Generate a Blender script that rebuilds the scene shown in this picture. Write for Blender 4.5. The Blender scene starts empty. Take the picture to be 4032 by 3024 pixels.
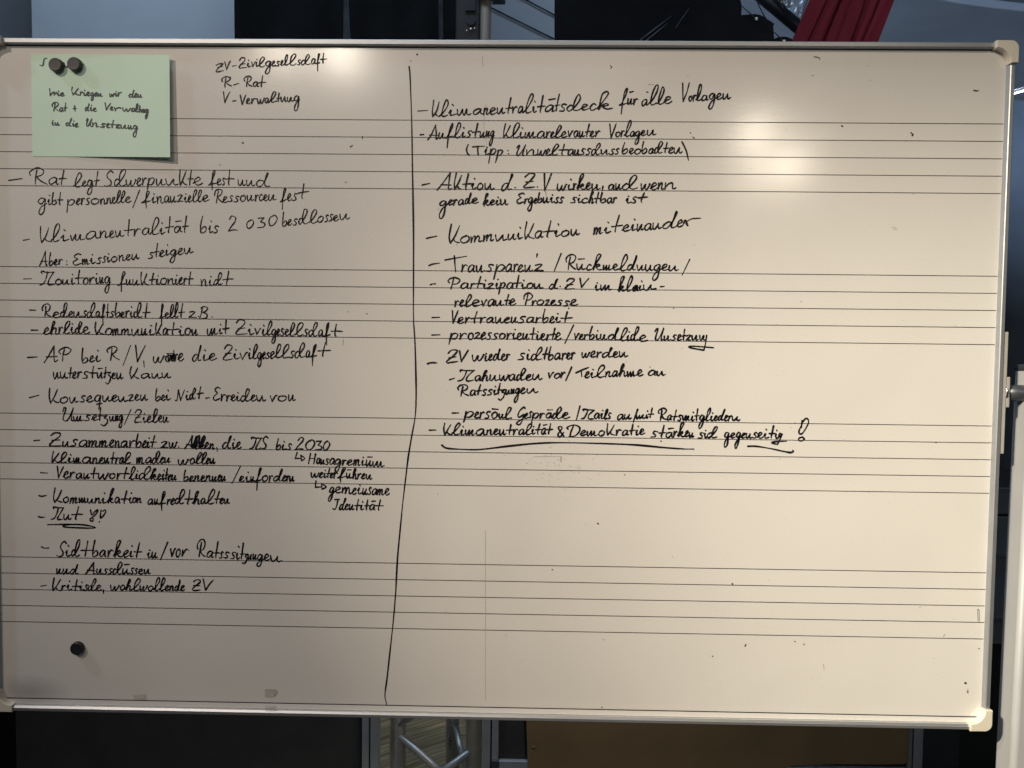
import bpy, bmesh, math, random
from mathutils import Vector, Matrix
random.seed(7)
R = math.radians
sc = bpy.context.scene
col = sc.collection

# ------------------------------------------------------------------ camera
F_PX, CX, CY = 2912.0, 2016.0, 1512.0          # photograph 4032 x 3024, 26 mm lens
CAM_ROT = (1.52876304, -0.01166924, 0.01706422)
CAM_LOC = Vector((0.06137275, -1.32000059, 0.05950723))
cd = bpy.data.cameras.new('camera')
cam = bpy.data.objects.new('camera', cd); col.objects.link(cam)
cam.location = CAM_LOC; cam.rotation_euler = CAM_ROT
cd.sensor_width = 36.0; cd.lens = 36.0 * F_PX / 4032.0
cd.clip_start = 0.05; cd.clip_end = 100
sc.camera = cam

# ------------------------------------------------------------------ world: dim hall
w = bpy.data.worlds.new('World'); sc.world = w; w.use_nodes = True
bg = w.node_tree.nodes['Background']
bg.inputs[0].default_value = (0.62, 0.72, 0.92, 1); bg.inputs[1].default_value = 0.042

# ------------------------------------------------------------------ lamps
def aim(o, target):
    o.rotation_euler = (Vector(target) - o.location).to_track_quat('-Z', 'Y').to_euler()
def spot(name, loc, target, power, colr, size, blend=1.0, radius=0.05):
    l = bpy.data.lights.new(name, 'SPOT'); l.energy = power; l.color = colr
    l.spot_size = R(size); l.spot_blend = blend; l.shadow_soft_size = radius
    o = bpy.data.objects.new(name, l); col.objects.link(o); o.location = loc; aim(o, target)
    return o
def area(name, loc, target, power, colr, sx, sy):
    l = bpy.data.lights.new(name, 'AREA'); l.energy = power; l.color = colr
    l.shape = 'RECTANGLE'; l.size = sx; l.size_y = sy
    o = bpy.data.objects.new(name, l); col.objects.link(o); o.location = loc; aim(o, target)
    return o
# warm stage spots from the upper left, pointed at the lower right of the board
spot('stage_spot_key', (-2.9, -3.0, 2.2), (2.2, 0, -0.98), 1230, (1.0, 0.909, 0.695), 26.6, 1.0, 0.04)
spot('stage_spot_second', (-2.8, -3.06, 2.26), (1.0, 0, -0.57), 800, (1.0, 0.85, 0.64), 24, 1.0, 0.04)
spot('stage_spot_wide', (-2.5, -2.4, 2.5), (0.4, 0, 0), 245, (1.0, 0.82, 0.66), 48, 1.0, 0.04)
# ceiling spots whose reflections show as the pale glare patches
spot('ceiling_spot_near', (-0.92, -2.60, 1.64), (-0.3, 0, 0.35), 23, (1.0, 0.90, 0.74), 60, 1.0, 0.07)
spot('ceiling_spot_near_pair', (-1.25, -2.60, 1.66), (-0.3, 0, 0.35), 14, (1.0, 0.90, 0.72), 60, 1.0, 0.06)
spot('ceiling_spot_far', (1.257, -2.64, 1.23), (0.4, 0, 0.3), 11, (1.0, 0.89, 0.70), 60, 1.0, 0.06)
spot('ceiling_spot_far_third', (1.26, -2.64, 1.03), (0.4, 0, 0.3), 4, (1.0, 0.89, 0.70), 60, 1.0, 0.06)
spot('ceiling_spot_far_pair', (1.44, -2.64, 1.06), (0.4, 0, 0.3), 11, (1.0, 0.89, 0.70), 60, 1.0, 0.06)
# cool light grazing the board from the upper left
spot('cool_grazing_spot', (-3.2, -0.62, 2.9), (-0.5, 0, 0.2), 130, (0.66, 0.80, 1.0), 50, 1.0, 0.10)
# soft light of the hall
area('hall_ceiling_light', (-0.6, -3.4, 2.6), (0, 0, 0), 13, (1.0, 0.91, 0.83), 3.0, 2.0)
# cool work light behind the board that lights the walls
area('work_light_behind', (0.0, 0.7, 3.6), (-0.3, 3.2, 1.8), 170, (0.66, 0.82, 1.0), 3.5, 0.8)
area('work_light_ceiling', (2.2, 0.9, 0.75), (2.6, 2.6, 2.4), 16, (0.70, 0.82, 1.0), 1.2, 0.5)

# added lamp hidden behind the board, brightens truss, pinboards and floor
spot('added_fill_low', (0.3, 0.22, -0.15), (0.0, 1.0, -1.3), 9.0, (1.0, 0.93, 0.80), 150, 1.0, 0.06)

sc.view_settings.view_transform = 'Standard'
sc.view_settings.look = 'None'
sc.view_settings.exposure = 0.0
sc.view_settings.gamma = 1.0
sc.view_settings.use_curve_mapping = False

# ------------------------------------------------------------------ helpers
RM = cam.rotation_euler.to_matrix()
def at(x, y, Y=0.0):
    """photo pixel -> point on the upright plane at depth Y"""
    d = RM @ Vector(((x - CX) / F_PX, -(y - CY) / F_PX, -1.0))
    return CAM_LOC + d * ((Y - CAM_LOC.y) / d.y)

def mat(name, colr, rough=0.5, metal=0.0, var=0.06, scale=8.0, spec=0.5, bump=0.0, bscale=80.0,
        stretch=(1, 1, 1), coat=0.0, sheen=0.0):
    m = bpy.data.materials.new(name); m.use_nodes = True
    nt = m.node_tree; b = nt.nodes['Principled BSDF']
    tc = nt.nodes.new('ShaderNodeTexCoord'); mp = nt.nodes.new('ShaderNodeMapping')
    mp.inputs['Scale'].default_value = stretch
    nt.links.new(tc.outputs['Object'], mp.inputs[0])
    n = nt.nodes.new('ShaderNodeTexNoise'); n.inputs['Scale'].default_value = scale
    n.inputs['Detail'].default_value = 5
    nt.links.new(mp.outputs[0], n.inputs['Vector'])
    cr = nt.nodes.new('ShaderNodeValToRGB')
    lo = [max(0, c * (1 - var)) for c in colr]; hi = [min(1, c * (1 + var)) for c in colr]
    cr.color_ramp.elements[0].position = .3; cr.color_ramp.elements[1].position = .7
    cr.color_ramp.elements[0].color = (*lo, 1); cr.color_ramp.elements[1].color = (*hi, 1)
    nt.links.new(n.outputs['Fac'], cr.inputs[0]); nt.links.new(cr.outputs[0], b.inputs['Base Color'])
    b.inputs['Roughness'].default_value = rough; b.inputs['Metallic'].default_value = metal
    b.inputs['Specular IOR Level'].default_value = spec
    b.inputs['Coat Weight'].default_value = coat
    b.inputs['Sheen Weight'].default_value = sheen
    if bump:
        n2 = nt.nodes.new('ShaderNodeTexNoise'); n2.inputs['Scale'].default_value = bscale
        n2.inputs['Detail'].default_value = 3
        nt.links.new(mp.outputs[0], n2.inputs['Vector'])
        bp = nt.nodes.new('ShaderNodeBump'); bp.inputs['Strength'].default_value = bump
        bp.inputs['Distance'].default_value = 0.002
        nt.links.new(n2.outputs['Fac'], bp.inputs['Height']); nt.links.new(bp.outputs[0], b.inputs['Normal'])
    return m

def obj(name, verts, faces, m, parent=None, smooth=False):
    me = bpy.data.meshes.new(name); me.from_pydata([tuple(v) for v in verts], [], faces); me.update()
    if smooth:
        for p in me.polygons: p.use_smooth = True
    me.materials.append(m)
    o = bpy.data.objects.new(name, me); col.objects.link(o)
    if parent: o.parent = parent
    return o
def obj_bm(name, bm, m, parent=None, smooth=False):
    bmesh.ops.recalc_face_normals(bm, faces=bm.faces)
    me = bpy.data.meshes.new(name); bm.to_mesh(me); bm.free()
    if smooth:
        for p in me.polygons: p.use_smooth = True
    me.materials.append(m)
    o = bpy.data.objects.new(name, me); col.objects.link(o)
    if parent: o.parent = parent
    return o
def tag(o, label, cat, group=None, kind=None):
    if label: o['label'] = label
    if cat: o['category'] = cat
    if group: o['group'] = group
    if kind: o['kind'] = kind
    return o
def empty(name, label, cat, loc=(0, 0, 0), group=None):
    o = bpy.data.objects.new(name, None); col.objects.link(o); o.location = loc
    o.empty_display_size = .05
    tag(o, label, cat, group); return o
def keep(o, parent):
    """parent without moving (parents carry only a translation)"""
    o.parent = parent; o.location = o.location - parent.location; return o
def box(name, x0, x1, y0, y1, z0, z1, m, parent=None, bev=0.0, seg=2):
    bm = bmesh.new(); bmesh.ops.create_cube(bm, size=1.0)
    for v in bm.verts:
        v.co = Vector(((x0 + x1) / 2 + v.co.x * (x1 - x0), (y0 + y1) / 2 + v.co.y * (y1 - y0), (z0 + z1) / 2 + v.co.z * (z1 - z0)))
    if bev:
        bmesh.ops.bevel(bm, geom=bm.edges[:], offset=bev, segments=seg, affect='EDGES', profile=.5)
    o = obj_bm(name, bm, m)
    if parent: keep(o, parent)
    return o
def tube(name, a, b, r, m, parent=None, n=20, r2=None):
    a = Vector(a); b = Vector(b); d = (b - a); q = d.to_track_quat('Z', 'Y').to_matrix()
    r2 = r if r2 is None else r2
    vs = []; fs = []
    for i in range(n):
        t = 2 * math.pi * i / n; u = q @ Vector((math.cos(t), math.sin(t), 0))
        vs.append(a + u * r); vs.append(b + u * r2)
    for i in range(n):
        j = (i + 1) % n; fs.append((2 * i, 2 * j, 2 * j + 1, 2 * i + 1))
    fs.append(tuple(2 * i for i in range(n))[::-1]); fs.append(tuple(2 * i + 1 for i in range(n)))
    o = obj(name, vs, fs, m)
    for p in o.data.polygons:
        if len(p.vertices) == 4: p.use_smooth = True
    if parent: keep(o, parent)
    return o
def extrude_xz(name, pts, y0, y1, m, parent=None, bev=0.0):
    """polygon in x,z pushed from y0 to y1"""
    bm = bmesh.new()
    f = bm.faces.new([bm.verts.new((p[0], y0, p[1])) for p in pts])
    r = bmesh.ops.extrude_face_region(bm, geom=[f])
    for v in r['geom']:
        if isinstance(v, bmesh.types.BMVert): v.co.y = y1
    if bev:
        e = [e for e in bm.edges if all(abs(v.co.y - y0) < 1e-6 for v in e.verts)]
        bmesh.ops.bevel(bm, geom=e, offset=bev, segments=2, affect='EDGES', profile=.5)
    o = obj_bm(name, bm, m)
    if parent: keep(o, parent)
    return o
def prism(name, prof, axis, a, b, m, parent=None):
    """profile points (cross, Y) swept along axis 'x' or 'z' from a to b"""
    vs = []
    for t in (a, b):
        for c, yy in prof:
            vs.append((t, yy, c) if axis == 'x' else (c, yy, t))
    n = len(prof)
    fs = [(i, (i + 1) % n, n + (i + 1) % n, n + i) for i in range(n)]
    fs += [tuple(range(n))[::-1], tuple(range(n, 2 * n))]
    bm = bmesh.new(); bv = [bm.verts.new(v) for v in vs]
    for f in fs: bm.faces.new([bv[i] for i in f])
    o = obj_bm(name, bm, m)
    if parent: keep(o, parent)
    return o

# ------------------------------------------------------------------ materials
M = {}
M['alu'] = mat('satin_aluminium', (.44, .46, .49), .42, .72, .05, 30, stretch=(.3, 1, 1), bump=.02, bscale=200)
M['edge'] = mat('highlight_aluminium', (.88, .87, .85), .36, 1.0, .03, 30, stretch=(.2, 1, 1))  # lighter metal, the bottom rail's highlight put into its colour
M['alu_cool'] = mat('aluminium_profile', (.42, .45, .50), .4, .5, .08, 20, bump=.03, bscale=150)
M['tube_alu'] = mat('truss_aluminium', (.60, .60, .60), .42, .55, .12, 14, bump=.05, bscale=60)
M['cap'] = mat('cream_plastic', (.74, .70, .60), .45, 0, .03, 20)
M['black_gap'] = mat('black_rubber', (.012, .011, .012), .7)
M['print'] = mat('printed_line', (.030, .025, .027), .45, var=.75, scale=9)
M['ink'] = mat('marker_ink', (.006, .005, .010), .5, var=.4, scale=90, spec=.3)
M['ink_note'] = mat('felt_pen_ink', (.035, .04, .05), .6, var=.3, scale=90)
M['ghost'] = mat('wiped_ink', (.42, .40, .37), .5, var=.15, scale=90)
M['paper'] = mat('green_paper', (.66, .87, .74), .8, 0, .025, 10, bump=.04, bscale=90)
M['magnet'] = mat('dark_grey_magnet', (.055, .052, .054), .6, 0, .1, 60)
M['magnet_black'] = mat('black_magnet', (.016, .018, .020), .45, 0, .1, 60)
M['post'] = mat('powder_coated_steel', (.40, .41, .43), .45, 0, .03, 20, bump=.03, bscale=300)
M['bracket'] = mat('grey_bracket', (.50, .49, .47), .45, .2, .05, 30)
M['steel_dark'] = mat('dark_steel', (.10, .11, .13), .35, .6, .1, 30)
M['pin_dark'] = mat('charcoal_felt', (.030, .030, .032), .95, 0, .2, 9, bump=.1, bscale=300)
M['kraft'] = mat('kraft_paper', (.20, .135, .066), .85, 0, .10, 5, bump=.08, bscale=40)
M['velvet'] = mat('black_molton', (.006, .0065, .008), .95, 0, .3, 6, spec=.1, sheen=.02)
M['velvet_highlight'] = mat('fold_highlight_cloth', (.09, .10, .12), .8, 0, .3, 20)  # paler than the molton, carries the fold highlights in its colour
M['navy'] = mat('navy_molton', (.040, .053, .072), .95, 0, .15, 6, spec=.1)
M['red'] = mat('red_velvet', (.125, .013, .020), .9, 0, .2, 7, spec=.1, stretch=(1, 1, .2))
M['wall_blue'] = mat('grey_blue_panel', (.42, .48, .55), .8, 0, .05, 3, bump=.05, bscale=200)
M['wall_grey'] = mat('grey_wall', (.14, .16, .185), .85, 0, .06, 3)
M['ceil'] = mat('grey_ceiling', (.24, .28, .34), .7, 0, .10, 2.0, stretch=(1, .3, 3))
M['pole'] = mat('tan_metal_pole', (.20, .17, .135), .6, .1, .12, 10, stretch=(1, 1, .15))
M['speaker'] = mat('speaker_black', (.020, .021, .028), .7)
M['chrome'] = mat('chrome', (.7, .72, .75), .18, 1.0, .05, 20)
M['foil'] = mat('clear_foil', (.30, .33, .38), .25, .4, .35, 18, bump=.4, bscale=25)
M['black_metal'] = mat('black_metal', (.012, .014, .018), .4, .2, .2, 20)
M['rack'] = mat('rack_blue_black', (.13, .15, .175), .55, .1, .12, 10)
M['rack_dark'] = mat('rack_black', (.012, .013, .014), .6, 0, .2, 10)

# whiteboard enamel: white, slightly glossy, faint orange peel and old wiping haze
def board_mat():
    m = bpy.data.materials.new('whiteboard_enamel'); m.use_nodes = True
    nt = m.node_tree; b = nt.nodes['Principled BSDF']; L = nt.links.new
    tc = nt.nodes.new('ShaderNodeTexCoord')
    n = nt.nodes.new('ShaderNodeTexNoise'); n.inputs['Scale'].default_value = 3.5; n.inputs['Detail'].default_value = 6
    n.inputs['Distortion'].default_value = .6
    L(tc.outputs['Object'], n.inputs['Vector'])
    cr = nt.nodes.new('ShaderNodeValToRGB')
    cr.color_ramp.elements[0].position = .3; cr.color_ramp.elements[1].position = .72
    cr.color_ramp.elements[0].color = (.735, .722, .700, 1); cr.color_ramp.elements[1].color = (.785, .775, .755, 1)
    L(n.outputs['Fac'], cr.inputs[0])
    n4 = nt.nodes.new('ShaderNodeTexNoise'); n4.inputs['Scale'].default_value = 420; n4.inputs['Detail'].default_value = 2
    L(tc.outputs['Object'], n4.inputs['Vector'])
    mr = nt.nodes.new('ShaderNodeMapRange'); mr.inputs[1].default_value = .3; mr.inputs[2].default_value = .7
    mr.inputs[3].default_value = .955; mr.inputs[4].default_value = 1.03
    L(n4.outputs['Fac'], mr.inputs[0])
    mx = nt.nodes.new('ShaderNodeMix'); mx.data_type = 'RGBA'; mx.blend_type = 'MULTIPLY'; mx.inputs[0].default_value = 1
    L(cr.outputs[0], mx.inputs[6]); L(mr.outputs[0], mx.inputs[7])
    # old dirt rubbed into the lower left corner
    mpd = nt.nodes.new('ShaderNodeMapping'); mpd.vector_type = 'POINT'
    mpd.inputs['Location'].default_value = (.842 * 13, 0, .574 * 30); mpd.inputs['Scale'].default_value = (13, 1, 30)
    L(tc.outputs['Object'], mpd.inputs[0])
    ln = nt.nodes.new('ShaderNodeVectorMath'); ln.operation = 'LENGTH'; L(mpd.outputs[0], ln.inputs[0])
    ad = nt.nodes.new('ShaderNodeMath'); ad.operation = 'MULTIPLY_ADD'; ad.inputs[1].default_value = .9; L(n.outputs['Fac'], ad.inputs[0]); L(ln.outputs['Value'], ad.inputs[2])
    dm = nt.nodes.new('ShaderNodeMapRange'); dm.inputs[1].default_value = .35; dm.inputs[2].default_value = 1.5; dm.inputs[3].default_value = .55; dm.inputs[4].default_value = 1
    L(ad.outputs[0], dm.inputs[0])
    mx2 = nt.nodes.new('ShaderNodeMix'); mx2.data_type = 'RGBA'; mx2.blend_type = 'MULTIPLY'; mx2.inputs[0].default_value = 1
    L(mx.outputs[2], mx2.inputs[6]); L(dm.outputs[0], mx2.inputs[7]); L(mx2.outputs[2], b.inputs['Base Color'])
    rr = nt.nodes.new('ShaderNodeMapRange'); rr.inputs[3].default_value = .135; rr.inputs[4].default_value = .19
    L(n.outputs['Fac'], rr.inputs[0]); L(rr.outputs[0], b.inputs['Roughness'])
    b.inputs['Specular IOR Level'].default_value = .5
    n3 = nt.nodes.new('ShaderNodeTexNoise'); n3.inputs['Scale'].default_value = 260; n3.inputs['Detail'].default_value = 3
    L(tc.outputs['Object'], n3.inputs['Vector'])
    bp = nt.nodes.new('ShaderNodeBump'); bp.inputs['Strength'].default_value = .05; bp.inputs['Distance'].default_value = .001
    L(n3.outputs['Fac'], bp.inputs['Height']); L(bp.outputs[0], b.inputs['Normal'])
    return m
M['board'] = board_mat()

def floor_mat():
    m = bpy.data.materials.new('oak_plank'); m.use_nodes = True
    nt = m.node_tree; b = nt.nodes['Principled BSDF']; L = nt.links.new
    tc = nt.nodes.new('ShaderNodeTexCoord'); mp = nt.nodes.new('ShaderNodeMapping')
    mp.inputs['Scale'].default_value = (1.2, 26, 1)
    L(tc.outputs['Object'], mp.inputs[0])
    n = nt.nodes.new('ShaderNodeTexNoise'); n.inputs['Scale'].default_value = 3; n.inputs['Detail'].default_value = 7
    L(mp.outputs[0], n.inputs['Vector'])
    cr = nt.nodes.new('ShaderNodeValToRGB')
    cr.color_ramp.elements[0].position = .35; cr.color_ramp.elements[1].position = .68
    cr.color_ramp.elements[0].color = (.15, .115, .060, 1); cr.color_ramp.elements[1].color = (.50, .41, .25, 1)
    L(n.outputs['Fac'], cr.inputs[0]); L(cr.outputs[0], b.inputs['Base Color'])
    b.inputs['Roughness'].default_value = .45
    return m
M['oak'] = floor_mat()

# ------------------------------------------------------------------ setting: floor, walls, ceiling
ZF = -1.36
fl = box('floor', -6, 6, -2.0, 6.0, ZF - .12, ZF - .02, M['rack_dark']); tag(fl, 'dark sub-floor of the stage', None, kind='structure')
# planks laid slantwise, those seen through the gap below the board
ang = R(36)
pl_c = at(1700, 2930, .0); pl_c = Vector((-.18, 1.55, ZF))
plank_mesh = None
for k in range(-7, 8):
    bm = bmesh.new(); bmesh.ops.create_cube(bm, size=1.0)
    for v in bm.verts: v.co = Vector((v.co.x * 3.2, v.co.y * .108, v.co.z * .02))
    if plank_mesh is None:
        bmesh.ops.bevel(bm, geom=bm.edges[:], offset=.002, segments=1, affect='EDGES')
        plank_mesh = bpy.data.meshes.new('plank'); bm.to_mesh(plank_mesh); plank_mesh.materials.append(M['oak'])
    bm.free()
    o = bpy.data.objects.new('plank', plank_mesh); col.objects.link(o); o.parent = fl
    o.location = pl_c + Vector((-math.sin(ang), math.cos(ang), 0)) * (k * .110) + Vector((math.cos(ang), math.sin(ang), 0)) * random.uniform(-.3, .3)
    o.location.z = ZF - .01 + random.uniform(-.0008, .0008); o.rotation_euler.z = ang + (math.pi if k % 2 else 0)

a = at(-400, 0, 2.6); b = at(140, 0, 2.6)
o = box('wall_grey', -3.6, b.x + .1, 2.60, 2.72, ZF, 4.2, M['wall_grey']); tag(o, None, None, kind='structure')
a = at(122, 0, 2.2); b = at(929, 0, 2.2)
o = box('partition_panel', a.x, b.x, 2.20, 2.28, ZF, 3.3, M['wall_blue'], bev=.004)
tag(o, 'plain grey blue partition panel left of the black curtain, behind the board', 'partition')
# pale wall seen between the two black curtains, with slanting cable ducts
a = at(1820, 0, 3.0); b = at(2300, 0, 3.0)
wl = box('wall_pale', a.x, b.x + .4, 3.00, 3.10, ZF, 4.2, M['wall_blue']); tag(wl, None, None, kind='structure')
for (p, q) in (((1925, 26), (2200, 163)), ((2030, -22), (2200, 68))):
    pa = at(*p, 2.985); pb = at(*q, 2.985)
    t = tube('cable', pa, pb, .0042, M['black_metal'], wl, 10)
# ceiling: sloping grey sheets above the right side
bm = bmesh.new()
c = [Vector((-3.6, 3.4, 3.4)), Vector((4.6, 3.4, 2.0)), Vector((4.6, -.2, 2.9)), Vector((-3.6, -.2, 4.3))]
NX, NY = 40, 24; g = []
for j in range(NY + 1):
    row = []
    for i in range(NX + 1):
        u, v = i / NX, j / NY
        p = c[0].lerp(c[1], u).lerp(c[3].lerp(c[2], u), v)
        p.z += .02 * math.sin(u * 31 + 2 * math.sin(v * 5)) + .015 * math.sin(v * 23 + u * 4)
        row.append(bm.verts.new(p))
    g.append(row)
for j in range(NY):
    for i in range(NX): bm.faces.new((g[j][i], g[j][i + 1], g[j + 1][i + 1], g[j + 1][i]))
o = obj_bm('ceiling', bm, M['ceil'], smooth=True); tag(o, None, None, kind='structure')
o = box('wall_back', 1.0, 4.6, 3.45, 3.55, ZF, 2.5, M['ceil']); tag(o, None, None, kind='structure')

# ------------------------------------------------------------------ curtains
def curtain(name, x0, x1, Y, z0, z1, m, folds, label, n=120, amp=.02, ph=0.0, thick=.006):
    """hanging cloth with wavy folds; folds = [(x, half width, depth)] sharp pleats"""
    bm = bmesh.new(); cols_ = []
    nz = 12
    for side in (0, 1):
        rows = []
        for j in range(nz + 1):
            z = z0 + (z1 - z0) * j / nz; row = []
            for i in range(n + 1):
                x = x0 + (x1 - x0) * i / n
                y = Y + amp * math.sin(x * 17 + ph + .25 * math.sin(z * 3)) + amp * .5 * math.sin(x * 41 + 1.3 * ph)
                for fx, fw, fd in folds:
                    t = (x - fx - .012 * (z1 - z)) / fw
                    if abs(t) < 1: y -= fd * (1 - abs(t))
                row.append(bm.verts.new((x, y + side * thick, z)))
            rows.append(row)
        for j in range(nz):
            for i in range(n): bm.faces.new((rows[j][i], rows[j][i + 1], rows[j + 1][i + 1], rows[j + 1][i]))
    o = obj_bm(name, bm, m, smooth=True); tag(o, label, 'curtain'); return o
Yc = 1.7
a = at(929, 100, Yc); b = at(1905, 100, Yc)
cu = curtain('black_curtain', a.x, b.x, Yc, ZF, 3.0, M['velvet'], [], 'black stage curtain between the grey partition and the tan pole')
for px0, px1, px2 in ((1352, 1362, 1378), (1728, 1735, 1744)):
    # tapering pleat; its ridge highlight is put into the paler cloth colour
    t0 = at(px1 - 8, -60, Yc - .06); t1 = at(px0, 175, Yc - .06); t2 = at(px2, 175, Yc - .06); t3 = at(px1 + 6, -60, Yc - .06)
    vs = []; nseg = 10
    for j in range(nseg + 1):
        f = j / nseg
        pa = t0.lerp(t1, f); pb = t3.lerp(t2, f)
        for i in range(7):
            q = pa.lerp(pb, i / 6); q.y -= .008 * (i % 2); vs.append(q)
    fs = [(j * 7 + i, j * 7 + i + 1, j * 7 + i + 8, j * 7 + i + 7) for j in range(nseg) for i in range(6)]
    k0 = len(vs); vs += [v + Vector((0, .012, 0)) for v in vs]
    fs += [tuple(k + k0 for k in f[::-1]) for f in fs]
    obj('pleat', vs, fs, M['velvet_highlight'], cu, smooth=False)
# second black cloth: outline with a sagging, tied right edge
pts_px = [(2184, -80), (2912, -80), (2916, 0), (2921, 23), (2919, 59), (2950, 57), (2974, 55), (2994, 59), (3008, 66),
          (3020, 75), (3036, 84), (3049, 94), (3044, 106), (3046, 117), (3048, 153), (3060, 148), (3075, 145), (3090, 144),
          (3101, 146), (3119, 153), (3128, 180), (3140, 700), (2184, 700)]
Yd = 1.62
pts = [(at(x, y, Yd).x, at(x, y, Yd).z) for x, y in pts_px]
c2 = extrude_xz('black_cloth', pts, Yd, Yd + .02, M['velvet'])
tag(c2, 'black molton cloth with a sagging tied right edge left of the red drape', 'curtain')
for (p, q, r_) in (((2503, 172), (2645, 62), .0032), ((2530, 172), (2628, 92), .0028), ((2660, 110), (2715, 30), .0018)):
    tube('crease', at(*p, Yd - .001), at(*q, Yd - .001), r_, M['velvet_highlight'], c2, 8, r_ * .2)  # raised fold lines with their highlights painted in pale grey
for p, q in (((2921, 24), (2978, 74)), ((3048, 126), (3087, 163))):
    tube('tie_cord', at(*p, Yd - .012), at(*q, Yd - .012), .0022, M['black_metal'], c2, 8)
    s = at(*q, Yd - .014)
    bm = bmesh.new(); bmesh.ops.create_icosphere(bm, subdivisions=2, radius=.006, matrix=Matrix.Translation(s))
    obj_bm('toggle', bm, M['cap'], c2, smooth=True)

# red drape slanting down to the left
Yr = 1.9
L0, L1 = at(3223, -78, Yr), at(2990, 470, Yr); R0, R1 = at(3556, -78, Yr), at(3345, 470, Yr)
bm = bmesh.new(); NU, NV = 90, 14
for side in (0, 1):
    rows = []
    for j in range(NV + 1):
        v = j / NV; row = []
        for i in range(NU + 1):
            u = i / NU
            p = L0.lerp(L1, v).lerp(R0.lerp(R1, v), u)
            s = .013 * math.sin(u * 13 + 1.2 * math.sin(v * 4)) + .003 * math.sin(u * 31 + 2)
            for fu, fw, fd in ((.20, .030, .014), (.36, .045, .022), (.50, .025, .008), (.66, .040, .020), (.78, .028, .014), (.90, .03, .008)):
                t = (u - fu - .02 * math.sin(v * 5 + fu * 9)) / fw
                if abs(t) < 1: s += fd * (.5 + .5 * math.cos(math.pi * t))
            p.y += s + side * .006
            row.append(bm.verts.new(p))
        rows.append(row)
    for j in range(NV):
        for i in range(NU): bm.faces.new((rows[j][i], rows[j][i + 1], rows[j + 1][i + 1], rows[j + 1][i]))
o = obj_bm('red_drape', bm, M['red'], smooth=True); tag(o, 'dark red velvet drape slanting above the top edge of the whiteboard', 'drape')

# navy curtain and rail at the far right
a = at(3600, 400, 1.5); b = at(4500, 400, 1.5)
o = curtain('navy_curtain', a.x, b.x, 1.5, ZF, at(4010, 392, 1.5).z, M['navy'], [], 'dark navy curtain hanging behind the right edge of the whiteboard', amp=.008)
p, q = at(3880, 397, 1.46), at(4500, 222, 1.46)
rl = empty('curtain_rail', 'shiny metal rail above the navy curtain at the right edge', 'rail', p)
tube('rail_tube', p, q, .0135, M['chrome'], rl, 24)
tube('rail_end', p - (q - p).normalized() * .004, p, .015, M['steel_dark'], rl, 24)

# tan pole with its clamp
po = empty('pole', 'tan metal pole with a clamp between the two black curtains', 'pole', Vector((at(1912, 100, 1.3).x, 1.3, ZF)))
px_ = at(1912, 100, 1.3).x
tube('pole_tube', (px_, 1.3, ZF), (px_, 1.3, 2.6), .0178, M['pole'], po, 28)
cl = at(1912, 4, 1.3)
tube('clamp_ring', (cl.x, 1.3, cl.z - .006), (cl.x, 1.3, cl.z + .05), .026, M['chrome'], po, 28)
k = box('clamp_jaw', cl.x + .02, cl.x + .068, 1.275, 1.325, cl.z - .002, cl.z + .05, M['steel_dark'], po, .003)
tube('clamp_bolt', (cl.x + .066, 1.27, cl.z - .008), (cl.x + .066, 1.27, cl.z + .05), .006, M['chrome'], po, 14)
tube('wing_nut', (cl.x + .078, 1.27, cl.z + .02), (cl.x + .098, 1.262, cl.z - .004), .005, M['steel_dark'], po, 10, .003)

# small black stage speaker left of the pole
Ys = 1.42
sp0 = at(1795, -60, Ys); sp1 = at(1888, 176, Ys)
sk = empty('speaker', 'small black speaker with a pinpoint light beside the tan pole', 'speaker', Vector((sp0.x, Ys, sp1.z - .25)))
box('speaker_cabinet', sp0.x, sp1.x, Ys, Ys + .16, sp1.z - .25, sp0.z, M['rack_dark'], sk, .006)
g0 = at(1832, 0, Ys - .003); g1 = at(1872, 44, Ys - .003)
box('speaker_grille', g0.x, g1.x, Ys - .006, Ys - .001, g1.z, g0.z + .05, M['speaker'], sk, .001)
c_ = at(1854, 80, Ys)
tube('speaker_cone', (c_.x, Ys - .004, c_.z), (c_.x, Ys + .004, c_.z), .018, M['speaker'], sk, 24)
for px2, py2, rr in ((1854, 115, .0032), (1838, 122, .002), (1869, 113, .002)):
    c_ = at(px2, py2, Ys); tube('status_stud', (c_.x, Ys - .006, c_.z), (c_.x, Ys + .001, c_.z), rr, M['chrome'], sk, 12)

# black beam with chrome fittings and clear foil near the red drape
Yb = 2.3
bt = empty('lighting_beam', 'black diagonal lighting beam with chrome fittings left of the red drape', 'beam', at(3000, 0, Yb))
d0, d1 = at(2885, -110, Yb), at(3260, 205, Yb)
tube('beam_tube', d0, d1, .030, M['black_metal'], bt, 24)
e0, e1 = at(2992, -100, Yb - .05), at(3090, 30, Yb - .05)
tube('chrome_tube', e0, e1, .008, M['chrome'], bt, 14)
for p in ((3054, 62), (3065, 74)):
    s = at(*p, Yb - .05); bm = bmesh.new(); bmesh.ops.create_icosphere(bm, subdivisions=2, radius=.007, matrix=Matrix.Translation(s))
    obj_bm('fitting', bm, M['chrome'], bt, smooth=True)
prev = None
for k_ in range(13):   # hanging cable loop
    t = k_ / 12; x = 2975 + 70 * t; y = 0 + 120 * t - 120 * t * (1 - t) * (-.4)
    cur = at(x, y - 8, Yb - .03)
    if prev is not None: tube('cable', prev, cur, .003, M['black_metal'], bt, 8)
    prev = cur
fo = [at(3030, -70, 2.5), at(3200, -70, 2.5), at(3185, 30, 2.5), at(3150, 110, 2.5), at(3095, 50, 2.5)]
vs = []; nn = 10
bm = bmesh.new(); gr = []
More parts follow.
